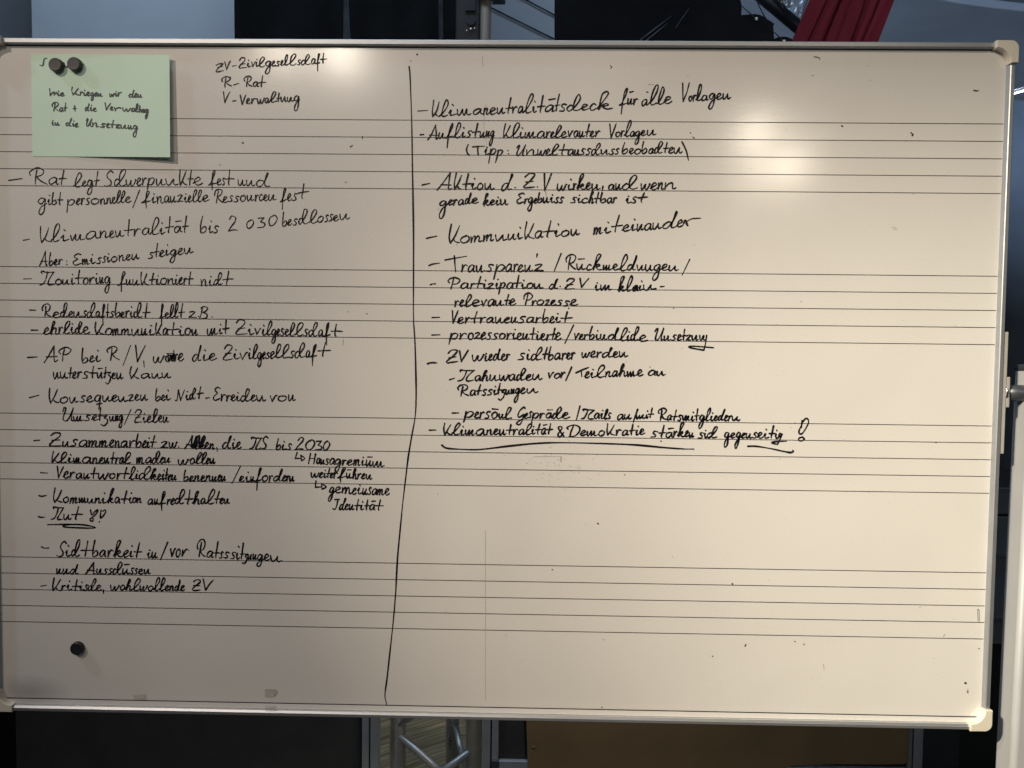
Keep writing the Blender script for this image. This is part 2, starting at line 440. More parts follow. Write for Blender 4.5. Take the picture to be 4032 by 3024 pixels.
for j in range(nn + 1):
    row = []
    for i in range(nn + 1):
        u, v = i / nn, j / nn
        p = fo[0].lerp(fo[1], u).lerp(fo[4].lerp(fo[3], u), v); p.y += .02 * math.sin(u * 9 + v * 7) + .012 * math.sin(u * 23 - v * 5)
        row.append(bm.verts.new(p))
    gr.append(row)
for j in range(nn):
    for i in range(nn): bm.faces.new((gr[j][i], gr[j][i + 1], gr[j + 1][i + 1], gr[j + 1][i]))
o = obj_bm('foil_sheet', bm, M['foil'], smooth=True)
sm = o.modifiers.new('thick', 'SOLIDIFY'); sm.thickness = .003
tag(o, 'crumpled shiny grey foil between the black beam and the red drape', 'foil')

# ------------------------------------------------------------------ pinboards, kraft paper and truss below the board
def profile(name, x0, x1, Y, z0, z1, gx, parent):
    """grooved aluminium upright: two ribs with a dark slot between them"""
    box(name, x0, gx - .0022, Y, Y + .03, z0, z1, M['alu_cool'], parent, .0015)
    box(name, gx + .0022, x1, Y, Y + .03, z0, z1, M['alu_cool'], parent, .0015)
    box('slot', gx - .0021, gx + .0021, Y + .009, Y + .02, z0 + .002, z1 - .002, M['black_gap'], parent)
Yp = .75
def X(px, Y, py=2900): return at(px, py, Y).x
zt = at(1400, 2780, Yp).z + .25; zb = ZF + .12
pb = empty('pinboard', 'charcoal pinboard with grooved aluminium upright below the left of the board', 'pinboard', Vector((X(700, Yp), Yp, ZF)))
box('felt_panel', X(54, Yp), X(1424, Yp), Yp + .008, Yp + .03, zb, zt, M['pin_dark'], pb, .002)
profile('upright', X(1425, Yp), X(1491, Yp), Yp, ZF, zt, X(1455, Yp), pb)
box('foot', X(1428, Yp), X(1488, Yp), Yp - .22, Yp + .25, ZF - .001, ZF + .03, M['alu_cool'], pb, .004)

Yq = .70
pr = empty('pinboard', 'charcoal pinboard with brown kraft paper below the right of the board', 'pinboard', Vector((X(2700, Yq), Yq, ZF)))
box('felt_panel', X(1964, Yq), X(3580, Yq), Yq + .008, Yq + .03, at(2000, 3010, Yq).z, zt, M['pin_dark'], pr, .002)
profile('upright', X(1898, Yq), X(1963, Yq), Yq, ZF, zt, X(1934, Yq), pr)
profile('upright', X(3578, Yq), X(3636, Yq), Yq, ZF, zt, X(3597, Yq), pr)
z1 = at(2000, 2994, Yq).z; z2 = z1 - .03
box('bottom_rail', X(1965, Yq), X(3577, Yq), Yq - .004, Yq + .026, z2, z1, M['alu_cool'], pr, .002)
box('rail_joint', X(1938, Yq), X(1964, Yq), Yq - .008, Yq + .02, z2 - .004, z1 + .002, M['steel_dark'], pr, .002)
# kraft paper: ragged right edge, a little proud of the felt
kp = [(2072, 2640)]
for k_ in range(9): kp.append((2070 + k_ * .9 + random.uniform(-.8, .8), 2700 + k_ * 38))
for k_ in range(12): kp.append((2080 + k_ * 95, 3040 - (26 if k_ > 10 else random.uniform(0, 3))))
kp += [(3160, 3012), (3300, 3008), (3440, 3010), (3556, 3008), (3572, 3000), (3574, 2930), (3577, 2880), (3576, 2850), (3582, 2780), (3582, 2640)]
pts = [(at(x, y, Yq - .006).x, at(x, y, Yq - .006).z) for x, y in kp]
o = extrude_xz('kraft_paper', pts, Yq - .0065, Yq - .0055, M['kraft'])
tag(o, 'brown kraft paper sheet pinned over the charcoal pinboard', 'paper')
s = at(2102, 2942, Yq - .009); bm = bmesh.new(); bmesh.ops.create_uvsphere(bm, u_segments=14, v_segments=8, radius=.004, matrix=Matrix.Translation(s) @ Matrix.Scale(.6, 4, (0, 1, 0)))
o = obj_bm('push_pin', bm, M['kraft'], smooth=True); tag(o, 'tiny brown push pin at the left edge of the kraft paper', 'pin')
o = box('dark_backdrop', X(3560, 1.3), X(4500, 1.3), 1.30, 1.36, ZF, at(3700, 2640, 1.3).z, M['velvet']); tag(o, 'black backdrop cloth behind the lower right corner of the whiteboard', 'curtain')
o = box('dark_backdrop', X(-500, .86), X(1250, .86), .86, .90, ZF, at(0, 2640, .86).z, M['velvet']); tag(o, 'black backdrop cloth behind the left pinboard, below the board', 'curtain')

# truss in the gap
tr = empty('truss', 'silver aluminium truss standing in the gap between the two pinboards', 'truss', Vector((X(1700, 1.0), 1.0, ZF)))
Yt = .95
ch = [(1567, Yt, .0245), (1868, Yt - .02, .0262), (1782, Yt + .13, .0225)]
tops = at(1567, 2600, Yt).z
P3 = []
for px2, yy, r_ in ch:
    x = X(px2, yy); tube('chord', (x, yy, ZF), (x, yy, tops + .4), r_, M['tube_alu'], tr, 28); P3.append((x, yy))
def br(a, za, b, zb_, r_=.0118, nm='brace'):
    tube(nm, (P3[a][0], P3[a][1] - .012, za), (P3[b][0], P3[b][1] - .012, zb_), r_, M['tube_alu'], tr, 16)
zz = lambda py, Y: at(1700, py, Y).z
br(0, zz(2885, Yt), 1, zz(3120, Yt) )
br(1, zz(2925, Yt), 0, zz(3160, Yt))
br(0, zz(2850, Yt), 1, zz(2640, Yt))
br(2, zz(2800, Yt + .13), 1, zz(3130, Yt), .0095)
br(2, zz(2850, Yt + .13), 1, zz(2700, Yt), .0095)
# printed mark on the rear chord
c_ = at(1774, 2910, Yt + .105)
for k_ in range(3):
    cc = c_ + Vector((0, 0, -.014 * k_)); pv = None
    for q in range(9):
        t = R(60 + q * 30); cur = cc + Vector((.0055 * math.cos(t), 0, .0055 * math.sin(t)))
        if pv is not None: tube('printed_mark', pv, cur, .0007 if k_ else .0011, M['print'], tr, 5)
        pv = cur

# equipment rack glimpsed between frame and post at right
Yk = .9
rk = empty('equipment_rack', 'dark equipment rack with bright edge strips between whiteboard and stand post', 'rack', Vector((X(3950, Yk), Yk, ZF)))
ys = [1921, 2028, 2187, 2440, 2540]
xl, xr = X(3780, Yk), X(4300, Yk)
box('rack_body', xl, xr, Yk + .01, Yk + .4, ZF, at(3920, 1921, Yk).z, M['rack_dark'], rk, .004)
for i in range(4):
    za, zb_ = at(3920, ys[i] + 6, Yk).z, at(3920, ys[i + 1] - 3, Yk).z
    box('rack_panel', xl, xr, Yk, Yk + .02, zb_, za, M['rack'], rk, .003)
    z0 = at(3920, ys[i], Yk).z
    if i != 1: box('edge_strip', xl, xr, Yk - .006, Yk + .004, z0 - .002, z0 + .002, M['chrome'], rk, .0008)

# ------------------------------------------------------------------ the stand post with the swivel joint
st = empty('stand_post', 'pale grey steel post with dark swivel joint at the right of the whiteboard', 'stand', (0.96, .02, ZF))
pn0, pf0 = -.012, .040
def postx(py): return at(3990 - (py - 1460) * .0506, py, pf0).x
bm = bmesh.new()
ztop = at(3990, 1460, pf0).z
xt = postx(1460); xb = xt + (postx(3024) - xt) * (ZF - ztop) / (at(3911, 3024, pf0).z - ztop)
vs = [bm.verts.new(v) for v in ((xt, pn0, ztop), (xt + .07, pn0, ztop), (xt + .07, pf0, ztop), (xt, pf0, ztop),
                                (xb, pn0, ZF), (xb + .07, pn0, ZF), (xb + .07, pf0, ZF), (xb, pf0, ZF))]
for f in ((0, 1, 2, 3), (7, 6, 5, 4), (0, 4, 5, 1), (1, 5, 6, 2), (2, 6, 7, 3), (3, 7, 4, 0)): bm.faces.new([vs[i] for i in f])
bmesh.ops.bevel(bm, geom=[e for e in bm.edges if abs(e.verts[0].co.z - e.verts[1].co.z) > .5], offset=.009, segments=5, affect='EDGES', profile=.5)
o = obj_bm('post_tube', bm, M['post']); keep(o, st)
for p_ in o.data.polygons: p_.use_smooth = len(p_.vertices) == 4 and p_.area < .02 * 2
box('post_cap', xt - .0005, xt + .0705, pn0 - .0005, pf0 + .0005, ztop + .0005, ztop + .012, M['steel_dark'], st, .004, 3)
pz = at(3960, 1547, .012).z
tube('swivel_arm', (.912, .012, pz), (xt + .035, .012, pz), .0145, M['steel_dark'], st, 24)
tube('washer', (.9095, .012, pz), (.9145, .012, pz), .019, M['chrome'], st, 24)
tube('clamp_knob', (xt + .03, pn0 - .03, pz - .004), (xt + .03, pn0 + .004, pz - .004), .019, M['steel_dark'], st, 20)
extrude_xz('gusset', [(xt - .001, pz - .012), (xt + .05, pz - .012), (xt + .05, pz - .02), (xt - .001, pz - .062)], pn0 - .004, pn0 - .0005, M['steel_dark'], st)

# ------------------------------------------------------------------ the whiteboard
W2, H2 = .9018, .6042
wb = empty('whiteboard', 'large white music whiteboard with printed staves, covered in black handwriting', 'whiteboard', (0, 0, -H2))
box('writing_surface', -.8925, .8925, 0, .012, -.596, .596, M['board'], wb)
yf = -.0085
prism('frame_rail', [(.5942, -.0006), (.5952, yf + .0008), (.5962, yf), (H2 - .0015, yf), (H2, yf + .0015), (H2, .02), (.5942, .02)], 'x', -.868, .868, M['alu'], wb)
prism('frame_rail', [(-.8908, -.0004), (-.8935, yf + .001), (-.8948, yf), (-W2 + .0015, yf), (-W2, yf + .0015), (-W2, .02), (-.8908, .02)], 'z', -.57, .57, M['alu'], wb)
prism('frame_rail', [(.8908, -.0004), (.8935, yf + .001), (.8948, yf), (W2 - .0015, yf), (W2, yf + .0015), (W2, .02), (.8908, .02)], 'z', -.57, .57, M['alu'], wb)
br_ = prism('frame_rail', [(-.5945, -.003), (-.5952, -.0085), (-.5985, -.0112), (-H2 + .001, -.0112), (-H2, -.0102), (-H2, .02), (-.5945, .02)], 'x', -.868, .868, M['alu'], wb)
prism('highlight_bead', [(-.5949 - .0036 * math.sin(R(t)), -.0078 - .0036 * math.cos(R(90 - t)) * 0 - .0040 * (1 - math.cos(R(t)))) for t in (0, 15, 30, 45, 60, 75, 90)] + [(-.5985, -.006), (-.5949, -.004)], 'x', -.868, .868, M['edge'], wb)  # rounded bead added to carry the bright highlight line of the rail
prism('ledge_strip', [(-.5862, -.0026), (-.5862, .004), (-.5944, .004), (-.5944, -.0034)], 'x', -.885, .885, M['board'], wb)
box('joint_line', -.8905, .8905, -.0012, .004, .5930, .5941, M['black_gap'], wb)
box('joint_line', -.8905, .8905, -.0012, .004, -.5861, -.5848, M['black_gap'], wb)
def cap(sx, sz):
    n = 10; pts = []
    r_ = .0135; arm = .038; th = .0126
    pts.append((arm, 0))
    for k_ in range(n + 1):
        t = math.pi / 2 * k_ / n
        pts.append((r_ - r_ * math.sin(t), r_ - r_ * math.cos(t)))
    pts.append((0, arm)); ri = arm - th
    for k_ in range(n + 1):
        t = math.pi / 2 * k_ / n
        pts.append((arm - ri * math.cos(t), arm - ri * math.sin(t)))
    q = [(sx * (W2 + .0012 - u), sz * (H2 + .0012 - v)) for u, v in pts]
    extrude_xz('corner_cap', q, -.0145, .022, M['cap'], wb, .0012)
for sx in (-1, 1):
    for sz in (-1, 1): cap(sx, sz)
for k_, (ya, yb_, xa, xb2) in enumerate(((1307, 1785, W2 + .0004, .9098),)):
    box('pivot_plate', xa, xb2, -.006, .018, at(3930, yb_, 0).z, at(3940, ya, 0).z, M['bracket'], wb, .0012)
    box('pivot_block', .9099, .9168, -.005, .022, at(3945, 1604, 0).z, at(3945, 1484, 0).z, M['bracket'], wb, .0015)
# printed staves: four groups of five lines, 30 mm apart
for s0 in (.4677, .2039, -.0600, -.3231):
    for k_ in range(5):
        z = s0 - .03 * k_
        box('staff_line', -.8900, .8900, -.00012, .0005, z - .00068, z + .00068, M['print'], wb)

# ------------------------------------------------------------------ handwriting
MPP = .000450                                   # metres per photo pixel on the board
def catmull(pts, n=5):
    """smooth a polyline; a doubled point keeps a sharp corner"""
    runs = [[pts[0]]]
    for p in pts[1:]:
        if abs(p[0] - runs[-1][-1][0]) < 1e-6 and abs(p[1] - runs[-1][-1][1]) < 1e-6: runs.append([p])
        else: runs[-1].append(p)
    out = []
    for r_ in runs:
        if len(r_) < 2: continue
        if len(r_) == 2: s = [r_[0], r_[1]]
        else:
            s = []
            e = [(2 * r_[0][0] - r_[1][0], 2 * r_[0][1] - r_[1][1])] + r_ + [(2 * r_[-1][0] - r_[-2][0], 2 * r_[-1][1] - r_[-2][1])]
            for i in range(1, len(e) - 2):
                p0, p1, p2, p3 = e[i - 1:i + 3]
                for k_ in range(n):
                    t = k_ / n; t2 = t * t; t3 = t2 * t
                    s.append(tuple(.5 * (2 * p1[c_] + (p2[c_] - p0[c_]) * t + (2 * p0[c_] - 5 * p1[c_] + 4 * p2[c_] - p3[c_]) * t2 + (3 * p1[c_] - p0[c_] - 3 * p2[c_] + p3[c_]) * t3) for c_ in (0, 1)))
            s.append(r_[-1])
        out.append(s)
    return out

class Pen:
    """collects pen strokes (photo pixels) and lays them as thin ink on a surface"""
    def __init__(self): self.vs = []; self.fs = []; self.k = 0
    def run(self, pts, wpx, surf):
        P = [surf(*p) for p in pts]
        w_ = wpx * MPP / 2; lift = .00022 + .000012 * (self.k % 12); self.k += 1
        Q = [P[0]]
        for p in P[1:]:
            if (p - Q[-1]).length > .0002: Q.append(p)
        P = Q
        if len(P) == 1: P = [P[0], P[0] + Vector((w_ * .3, 0, 0))]
        n = len(P); base = len(self.vs); ph = random.uniform(0, 6)
        for i in range(n):
            t = (P[min(i + 1, n - 1)] - P[max(i - 1, 0)]); nn_ = Vector((-t.z, 0, t.x))
            nn_ = nn_.normalized() if nn_.length > 1e-9 else Vector((0, 0, 1))
            ww = w_ * (1 + .20 * math.sin(ph + i * .31) + .10 * math.sin(ph * 2 + i * .9)) * (1 - .30 * max(0, (i / max(1, n - 1) - .8) * 5) ** 2)
            self.vs += [P[i] + nn_ * ww + Vector((0, -lift, 0)), P[i] - nn_ * ww + Vector((0, -lift, 0))]
        for i in range(n - 1):
            a_ = base + 2 * i; self.fs.append((a_, a_ + 1, a_ + 3, a_ + 2))
        for e_ in (0, n - 1):
            c_ = P[e_]; b0 = len(self.vs)
            for q in range(8):
                t = 2 * math.pi * q / 8
                rr_ = w_ * (1.0 if e_ == 0 else .72); self.vs.append(c_ + Vector((math.cos(t) * rr_, -lift - .000004, math.sin(t) * rr_)))
            self.fs.append(tuple(range(b0, b0 + 8)))
    def stroke(self, pts, wpx, surf):
        for r_ in catmull(pts): self.run(r_, wpx, surf)
    def build(self, name, m, parent):
        o = obj(name, self.vs, self.fs, m); keep(o, parent); return o

D_ = [(.35, 1.50), (.5, 1.38)]
GL = {
 'a': [[(.78, .88), (.45, 1), (.12, .62), (.15, .12), (.45, .05), (.75, .55), (.8, .92), (.8, .3), (.88, .04), (1.05, .12)]],
 'b': [[(.18, 2), (.08, 1.1), (.12, .2), (.4, 0), (.8, .3), (.78, .75), (.5, .85), (.2, .45)]],
 'c': [[(.85, .85), (.5, 1), (.12, .55), (.2, .1), (.55, 0), (1.02, .2)]],
 'ch': [[(.40, .85), (.22, .95), (.03, .5), (.10, .06), (.28, .06), (.58, .7), (.88, 1.5), (.86, 1.92), (.68, 1.98), (.50, 1.5), (.46, .7), (.58, .1), (.78, .02), (1.02, .2)]],
 'd': [[(.58, .85), (.32, .95), (.06, .5), (.12, .06), (.38, .08), (.66, .85), (.86, 1.8), (.82, 2), (.72, 1.5), (.66, .4), (.76, .05), (1.02, .12)]],
 'e': [[(0, .22), (.35, .45), (.72, .75), (.60, 1), (.32, .92), (.12, .5), (.28, .05), (.62, .03), (1.02, .25)]],
 'f': [[(0, .05), (.3, .35), (.62, 1.3), (.74, 1.85), (.6, 2), (.44, 1.6), (.40, .3), (.48, -1)], [(0, .05), (.4, .12), (.95, .3)]],
 'g': [[(.78, .85), (.45, 1), (.10, .6), (.18, .12), (.5, .12), (.80, .85), (.80, .1), (.68, -.7), (.36, -1), (.12, -.75), (.4, -.25), (1.02, .2)]],
 'h': [[(0, .2), (.3, 1.0), (.56, 1.75), (.46, 2), (.27, 1.7), (.2, .8), (.18, 0), (.18, 0), (.3, .6), (.55, .95), (.7, .7), (.72, .12), (.85, 0), (1.02, .15)]],
 'i': [[(.1, .5), (.32, .95), (.30, .25), (.5, .02), (1.02, .25)], D_],
 'k': [[(.02, .2), (.35, 1.1), (.64, 1.8), (.54, 2), (.32, 1.75), (.22, .8), (.18, 0), (.18, 0), (.32, .55), (.62, .9), (.72, .62), (.42, .42), (.72, .05), (1.02, .1)]],
 'l': [[(0, .15), (.45, .75), (.86, 1.5), (.84, 1.92), (.58, 2.0), (.34, 1.5), (.22, .7), (.32, .08), (.6, 0), (1.02, .2)]],
 'm': [[(.03, .9), (.05, 0), (.05, 0), (.14, .6), (.29, .95), (.36, .7), (.36, 0), (.36, 0), (.46, .65), (.63, .95), (.71, .7), (.71, .15), (.8, 0), (1.02, .15)]],
 'mw': [[(.02, .85), (.06, .2), (.18, .02), (.34, .75), (.37, .88), (.39, .2), (.50, .02), (.66, .75), (.69, .88), (.71, .2), (.82, .02), (1.02, .2)]],
 'n': [[(.08, .95), (.1, 0), (.1, 0), (.22, .6), (.5, .97), (.66, .75), (.66, .15), (.8, 0), (1.02, .15)]],
 'u': [[(.04, .9), (.10, .2), (.30, 0), (.56, .6), (.62, .92), (.64, .25), (.78, .02), (1.02, .2)]],
 'o': [[(.55, .98), (.2, .82), (.08, .35), (.38, 0), (.8, .25), (.86, .72), (.58, .98), (.40, .85)]],
 'p': [[(.14, .95), (.12, 0), (.05, -1)], [(.08, .05), (.3, .8), (.6, 1), (.88, .7), (.62, .12), (.16, .1)]],
 'q': [[(.78, .85), (.45, 1), (.10, .6), (.18, .12), (.5, .12), (.74, .9), (.72, .1), (.66, -1)], [(.35, -.35), (1.0, -.2)]],
 'r': [[(.12, .95), (.16, 0), (.16, 0), (.32, .65), (.62, .98), (.92, .85)]],
 's': [[(.88, .95), (.5, 1.02), (.34, .72), (.68, .4), (.6, .06), (.06, .03)]],
 't': [[(.56, 1.9), (.46, .9), (.42, .25), (.48, 0)], [(.02, .82), (.5, .86), (1.08, .88)]],
 'v': [[(.05, .95), (.36, .02), (.36, .02), (.78, .9), (.98, .95)]],
 'w': [[(.02, .95), (.08, .25), (.25, 0), (.46, .7), (.49, .82), (.52, .2), (.68, 0), (.92, .75), (.90, .97), (1.05, .88)]],
 'z': [[(.12, .85), (.45, 1), (.78, .9), (.45, .45), (.12, .05), (.12, .05), (.5, .1), (1.0, .06)]],
 'zg': [[(.05, .9), (.8, .95), (.8, .95), (.35, .5), (.85, .25), (.8, -.35), (.35, -.75), (-.1, -.55)]],
 'A': [[(0, -.05), (.3, .8), (.66, 2), (.66, 2), (.74, 1), (.82, 0), (1, .12)], [(.18, .7), (.95, .62)]],
 'B': [[(.30, 1.9), (.26, 1), (.1, .05)], [(.1, 1.8), (.5, 2), (.9, 1.75), (.75, 1.3), (.4, 1.05), (.4, 1.05), (.9, .7), (.85, .15), (.1, -.02)]],
 'D': [[(.42, 1.8), (.38, .9), (.36, .0)], [(.08, 1.35), (0, 1.6), (.2, 1.9), (.55, 2), (.95, 1.6), (1, .8), (.7, .1), (.3, -.05)]],
 'E': [[(.92, 1.8), (.58, 2), (.22, 1.6), (.58, 1.1), (.58, 1.1), (.12, .6), (.32, .02), (1, .3)]],
 'G': [[(.98, 1.75), (.72, 2), (.25, 1.4), (.05, .6), (.3, .2), (.85, .75), (.85, .75), (.85, -.1), (.55, -.9), (.2, -.95), (.15, -.6), (1.0, .1)]],
 'H': [[(.12, 2), (.08, 0)], [(.88, 1.9), (.8, 0)], [(.1, .95), (.85, 1.0)]],
 'I': [[(.15, 1.9), (.95, 1.95)], [(.7, 1.95), (.55, .5), (.3, 0), (0, .28)]],
 'K': [[(.10, 2), (.06, 1), (.20, 0), (.20, 0), (.55, .95), (.80, 1.8)], [(.42, .62), (.62, .2), (1.02, 0)]],
 'M': [[(.08, 1.72), (0, 1.88), (.12, 1.97), (.45, 1.86), (1.0, 1.86)], [(.46, 1.86), (.42, 1), (.28, .25), (0, .04)], [(.94, 1.84), (.66, .9), (.58, .2), (.72, .0), (1.05, .1)]],
 'N': [[(0, .1), (.15, .25), (.28, 2), (.28, 2), (.6, .05), (.6, .05), (.92, 1.9)]],
 'P': [[(.12, 1.15), (.02, 1.5), (.2, 1.88), (.6, 2), (.98, 1.6), (.75, 1.05), (.42, .9)], [(.44, 1.75), (.38, .9), (.35, -.02)]],
 'R': [[(.10, 1.15), (.02, 1.5), (.2, 1.88), (.55, 2), (.86, 1.7), (.72, 1.2), (.42, .95), (.42, .95), (.68, .4), (1.03, .02)], [(.41, 1.72), (.36, .8), (.33, -.04)]],
 'S': [[(.98, 1.75), (.68, 2), (.28, 1.65), (.34, 1.2), (.76, .75), (.72, .18), (.35, 0), (0, .12)]],
 'T': [[(0, 1.72), (.4, 1.82), (1, 2)], [(.5, 1.9), (.48, .9), (.52, 0)]],
 'U': [[(.04, 1.5), (.16, 2), (.32, 1.85), (.14, .6), (.2, .04), (.45, .08), (.74, 1), (.95, 2), (.95, 2), (.82, .6), (.86, .05), (1.03, .05)]],
 'V': [[(.08, 2), (.38, 0), (.38, 0), (.72, 1.2), (.98, 2)]],
 'Z': [[(.08, 1.55), (.35, 2), (.78, 1.9), (.76, 1.5), (.4, .85), (.08, .25), (.2, .02), (.5, .0), (1, .08)], [(.22, .82), (.82, .92)]],
 '2': [[(.12, 1.55), (.38, 2), (.78, 1.8), (.7, 1.3), (.3, .6), (0, .04), (0, .04), (.5, .18), (1, .12)]],
 '0': [[(.62, 2), (.2, 1.6), (.04, .8), (.3, 0), (.75, .35), (.97, 1.3), (.78, 1.9), (.5, 2)]],
 '3': [[(.1, 1.92), (.75, 2), (.75, 2), (.42, 1.15), (.42, 1.15), (.88, .8), (.72, .12), (.08, 0)]],
}
GL['ä'] = GL['a'] + [[(.25, 1.5), (.95, 1.56)]]
GL['ü'] = GL['u'] + [[(.15, 1.5), (.8, 1.56)]]
GL['ö'] = GL['o'] + [[(.05, 1.55), (.9, 1.5)]]

# views of the photograph in which the writing was measured: origin x, y and scale
FR = {k_: (x, y, 2.765) for k_, x, y in (
 ('A', 0, 620), ('B', 700, 620), ('C', 0, 960), ('D', 700, 960), ('E', 0, 1320), ('F', 700, 1320), ('G', 0, 1680), ('H', 700, 1680),
 ('I', 100, 2040), ('J', 500, 2040), ('K', 1600, 300), ('L', 2300, 300), ('M', 1600, 660), ('N', 2200, 660), ('O', 1600, 980),
 ('P', 2200, 980), ('Q', 1600, 1340), ('R', 2200, 1340), ('S', 1600, 1560), ('T', 2400, 1560))}
FR['U'] = (800, 180, 3.687); FR['V'] = (120, 200, 3.771); FR['X'] = (0, 0, 1.0)
board_surf = lambda x, y: at(x, y, 0.0)
def word(pen, fr, toks, xs, b0, b1, xh, asc, desc=None, wpx=6.2, shear=.07, surf=board_surf):
    ox, oy, s = FR[fr]; toks = toks.split(); desc = desc or xh * 1.1
    assert len(xs) == len(toks) + 1, (toks, xs)
    for i, tk in enumerate(toks):
        x0, x1 = xs[i], xs[i + 1]; wd = x1 - x0
        dy = random.uniform(-.06, .06) * xh; sy = random.uniform(.90, 1.08); sx = random.uniform(.88, 1.0); sh = shear + random.uniform(-.06, .06)
        for st_ in GL[tk]:
            pts = []; last = None
            for (gx, gy) in st_:
                if last == (gx, gy): pts.append(pts[-1]); continue
                last = (gx, gy)
                jx = random.uniform(-.035, .035); jy = random.uniform(-.045, .045)
                h = gy * xh if 0 <= gy <= 1 else (xh + (gy - 1) * (asc - xh) if gy > 1 else gy * desc)
                h *= sy; x = x0 + (gx * sx + jx) * wd + sh * (h - xh * .5)
                f = (x - xs[0]) / max(1, xs[-1] - xs[0])
                y = b0 + (b1 - b0) * max(0, min(1, f)) - h + jy * xh + dy
                pts.append((ox + x / s, oy + y / s))
            pen.stroke(pts, wpx, surf)
def line(pen, fr, pts, wpx=6.2, surf=board_surf):
    ox, oy, s = FR[fr]; pen.stroke([(ox + x / s, oy + y / s) for x, y in pts], wpx, surf)
def dot(pen, fr, x, y, wpx=7, surf=board_surf):
    line(pen, fr, [(x - 1.5, y - 1), (x + 1.5, y + 1)], wpx, surf)

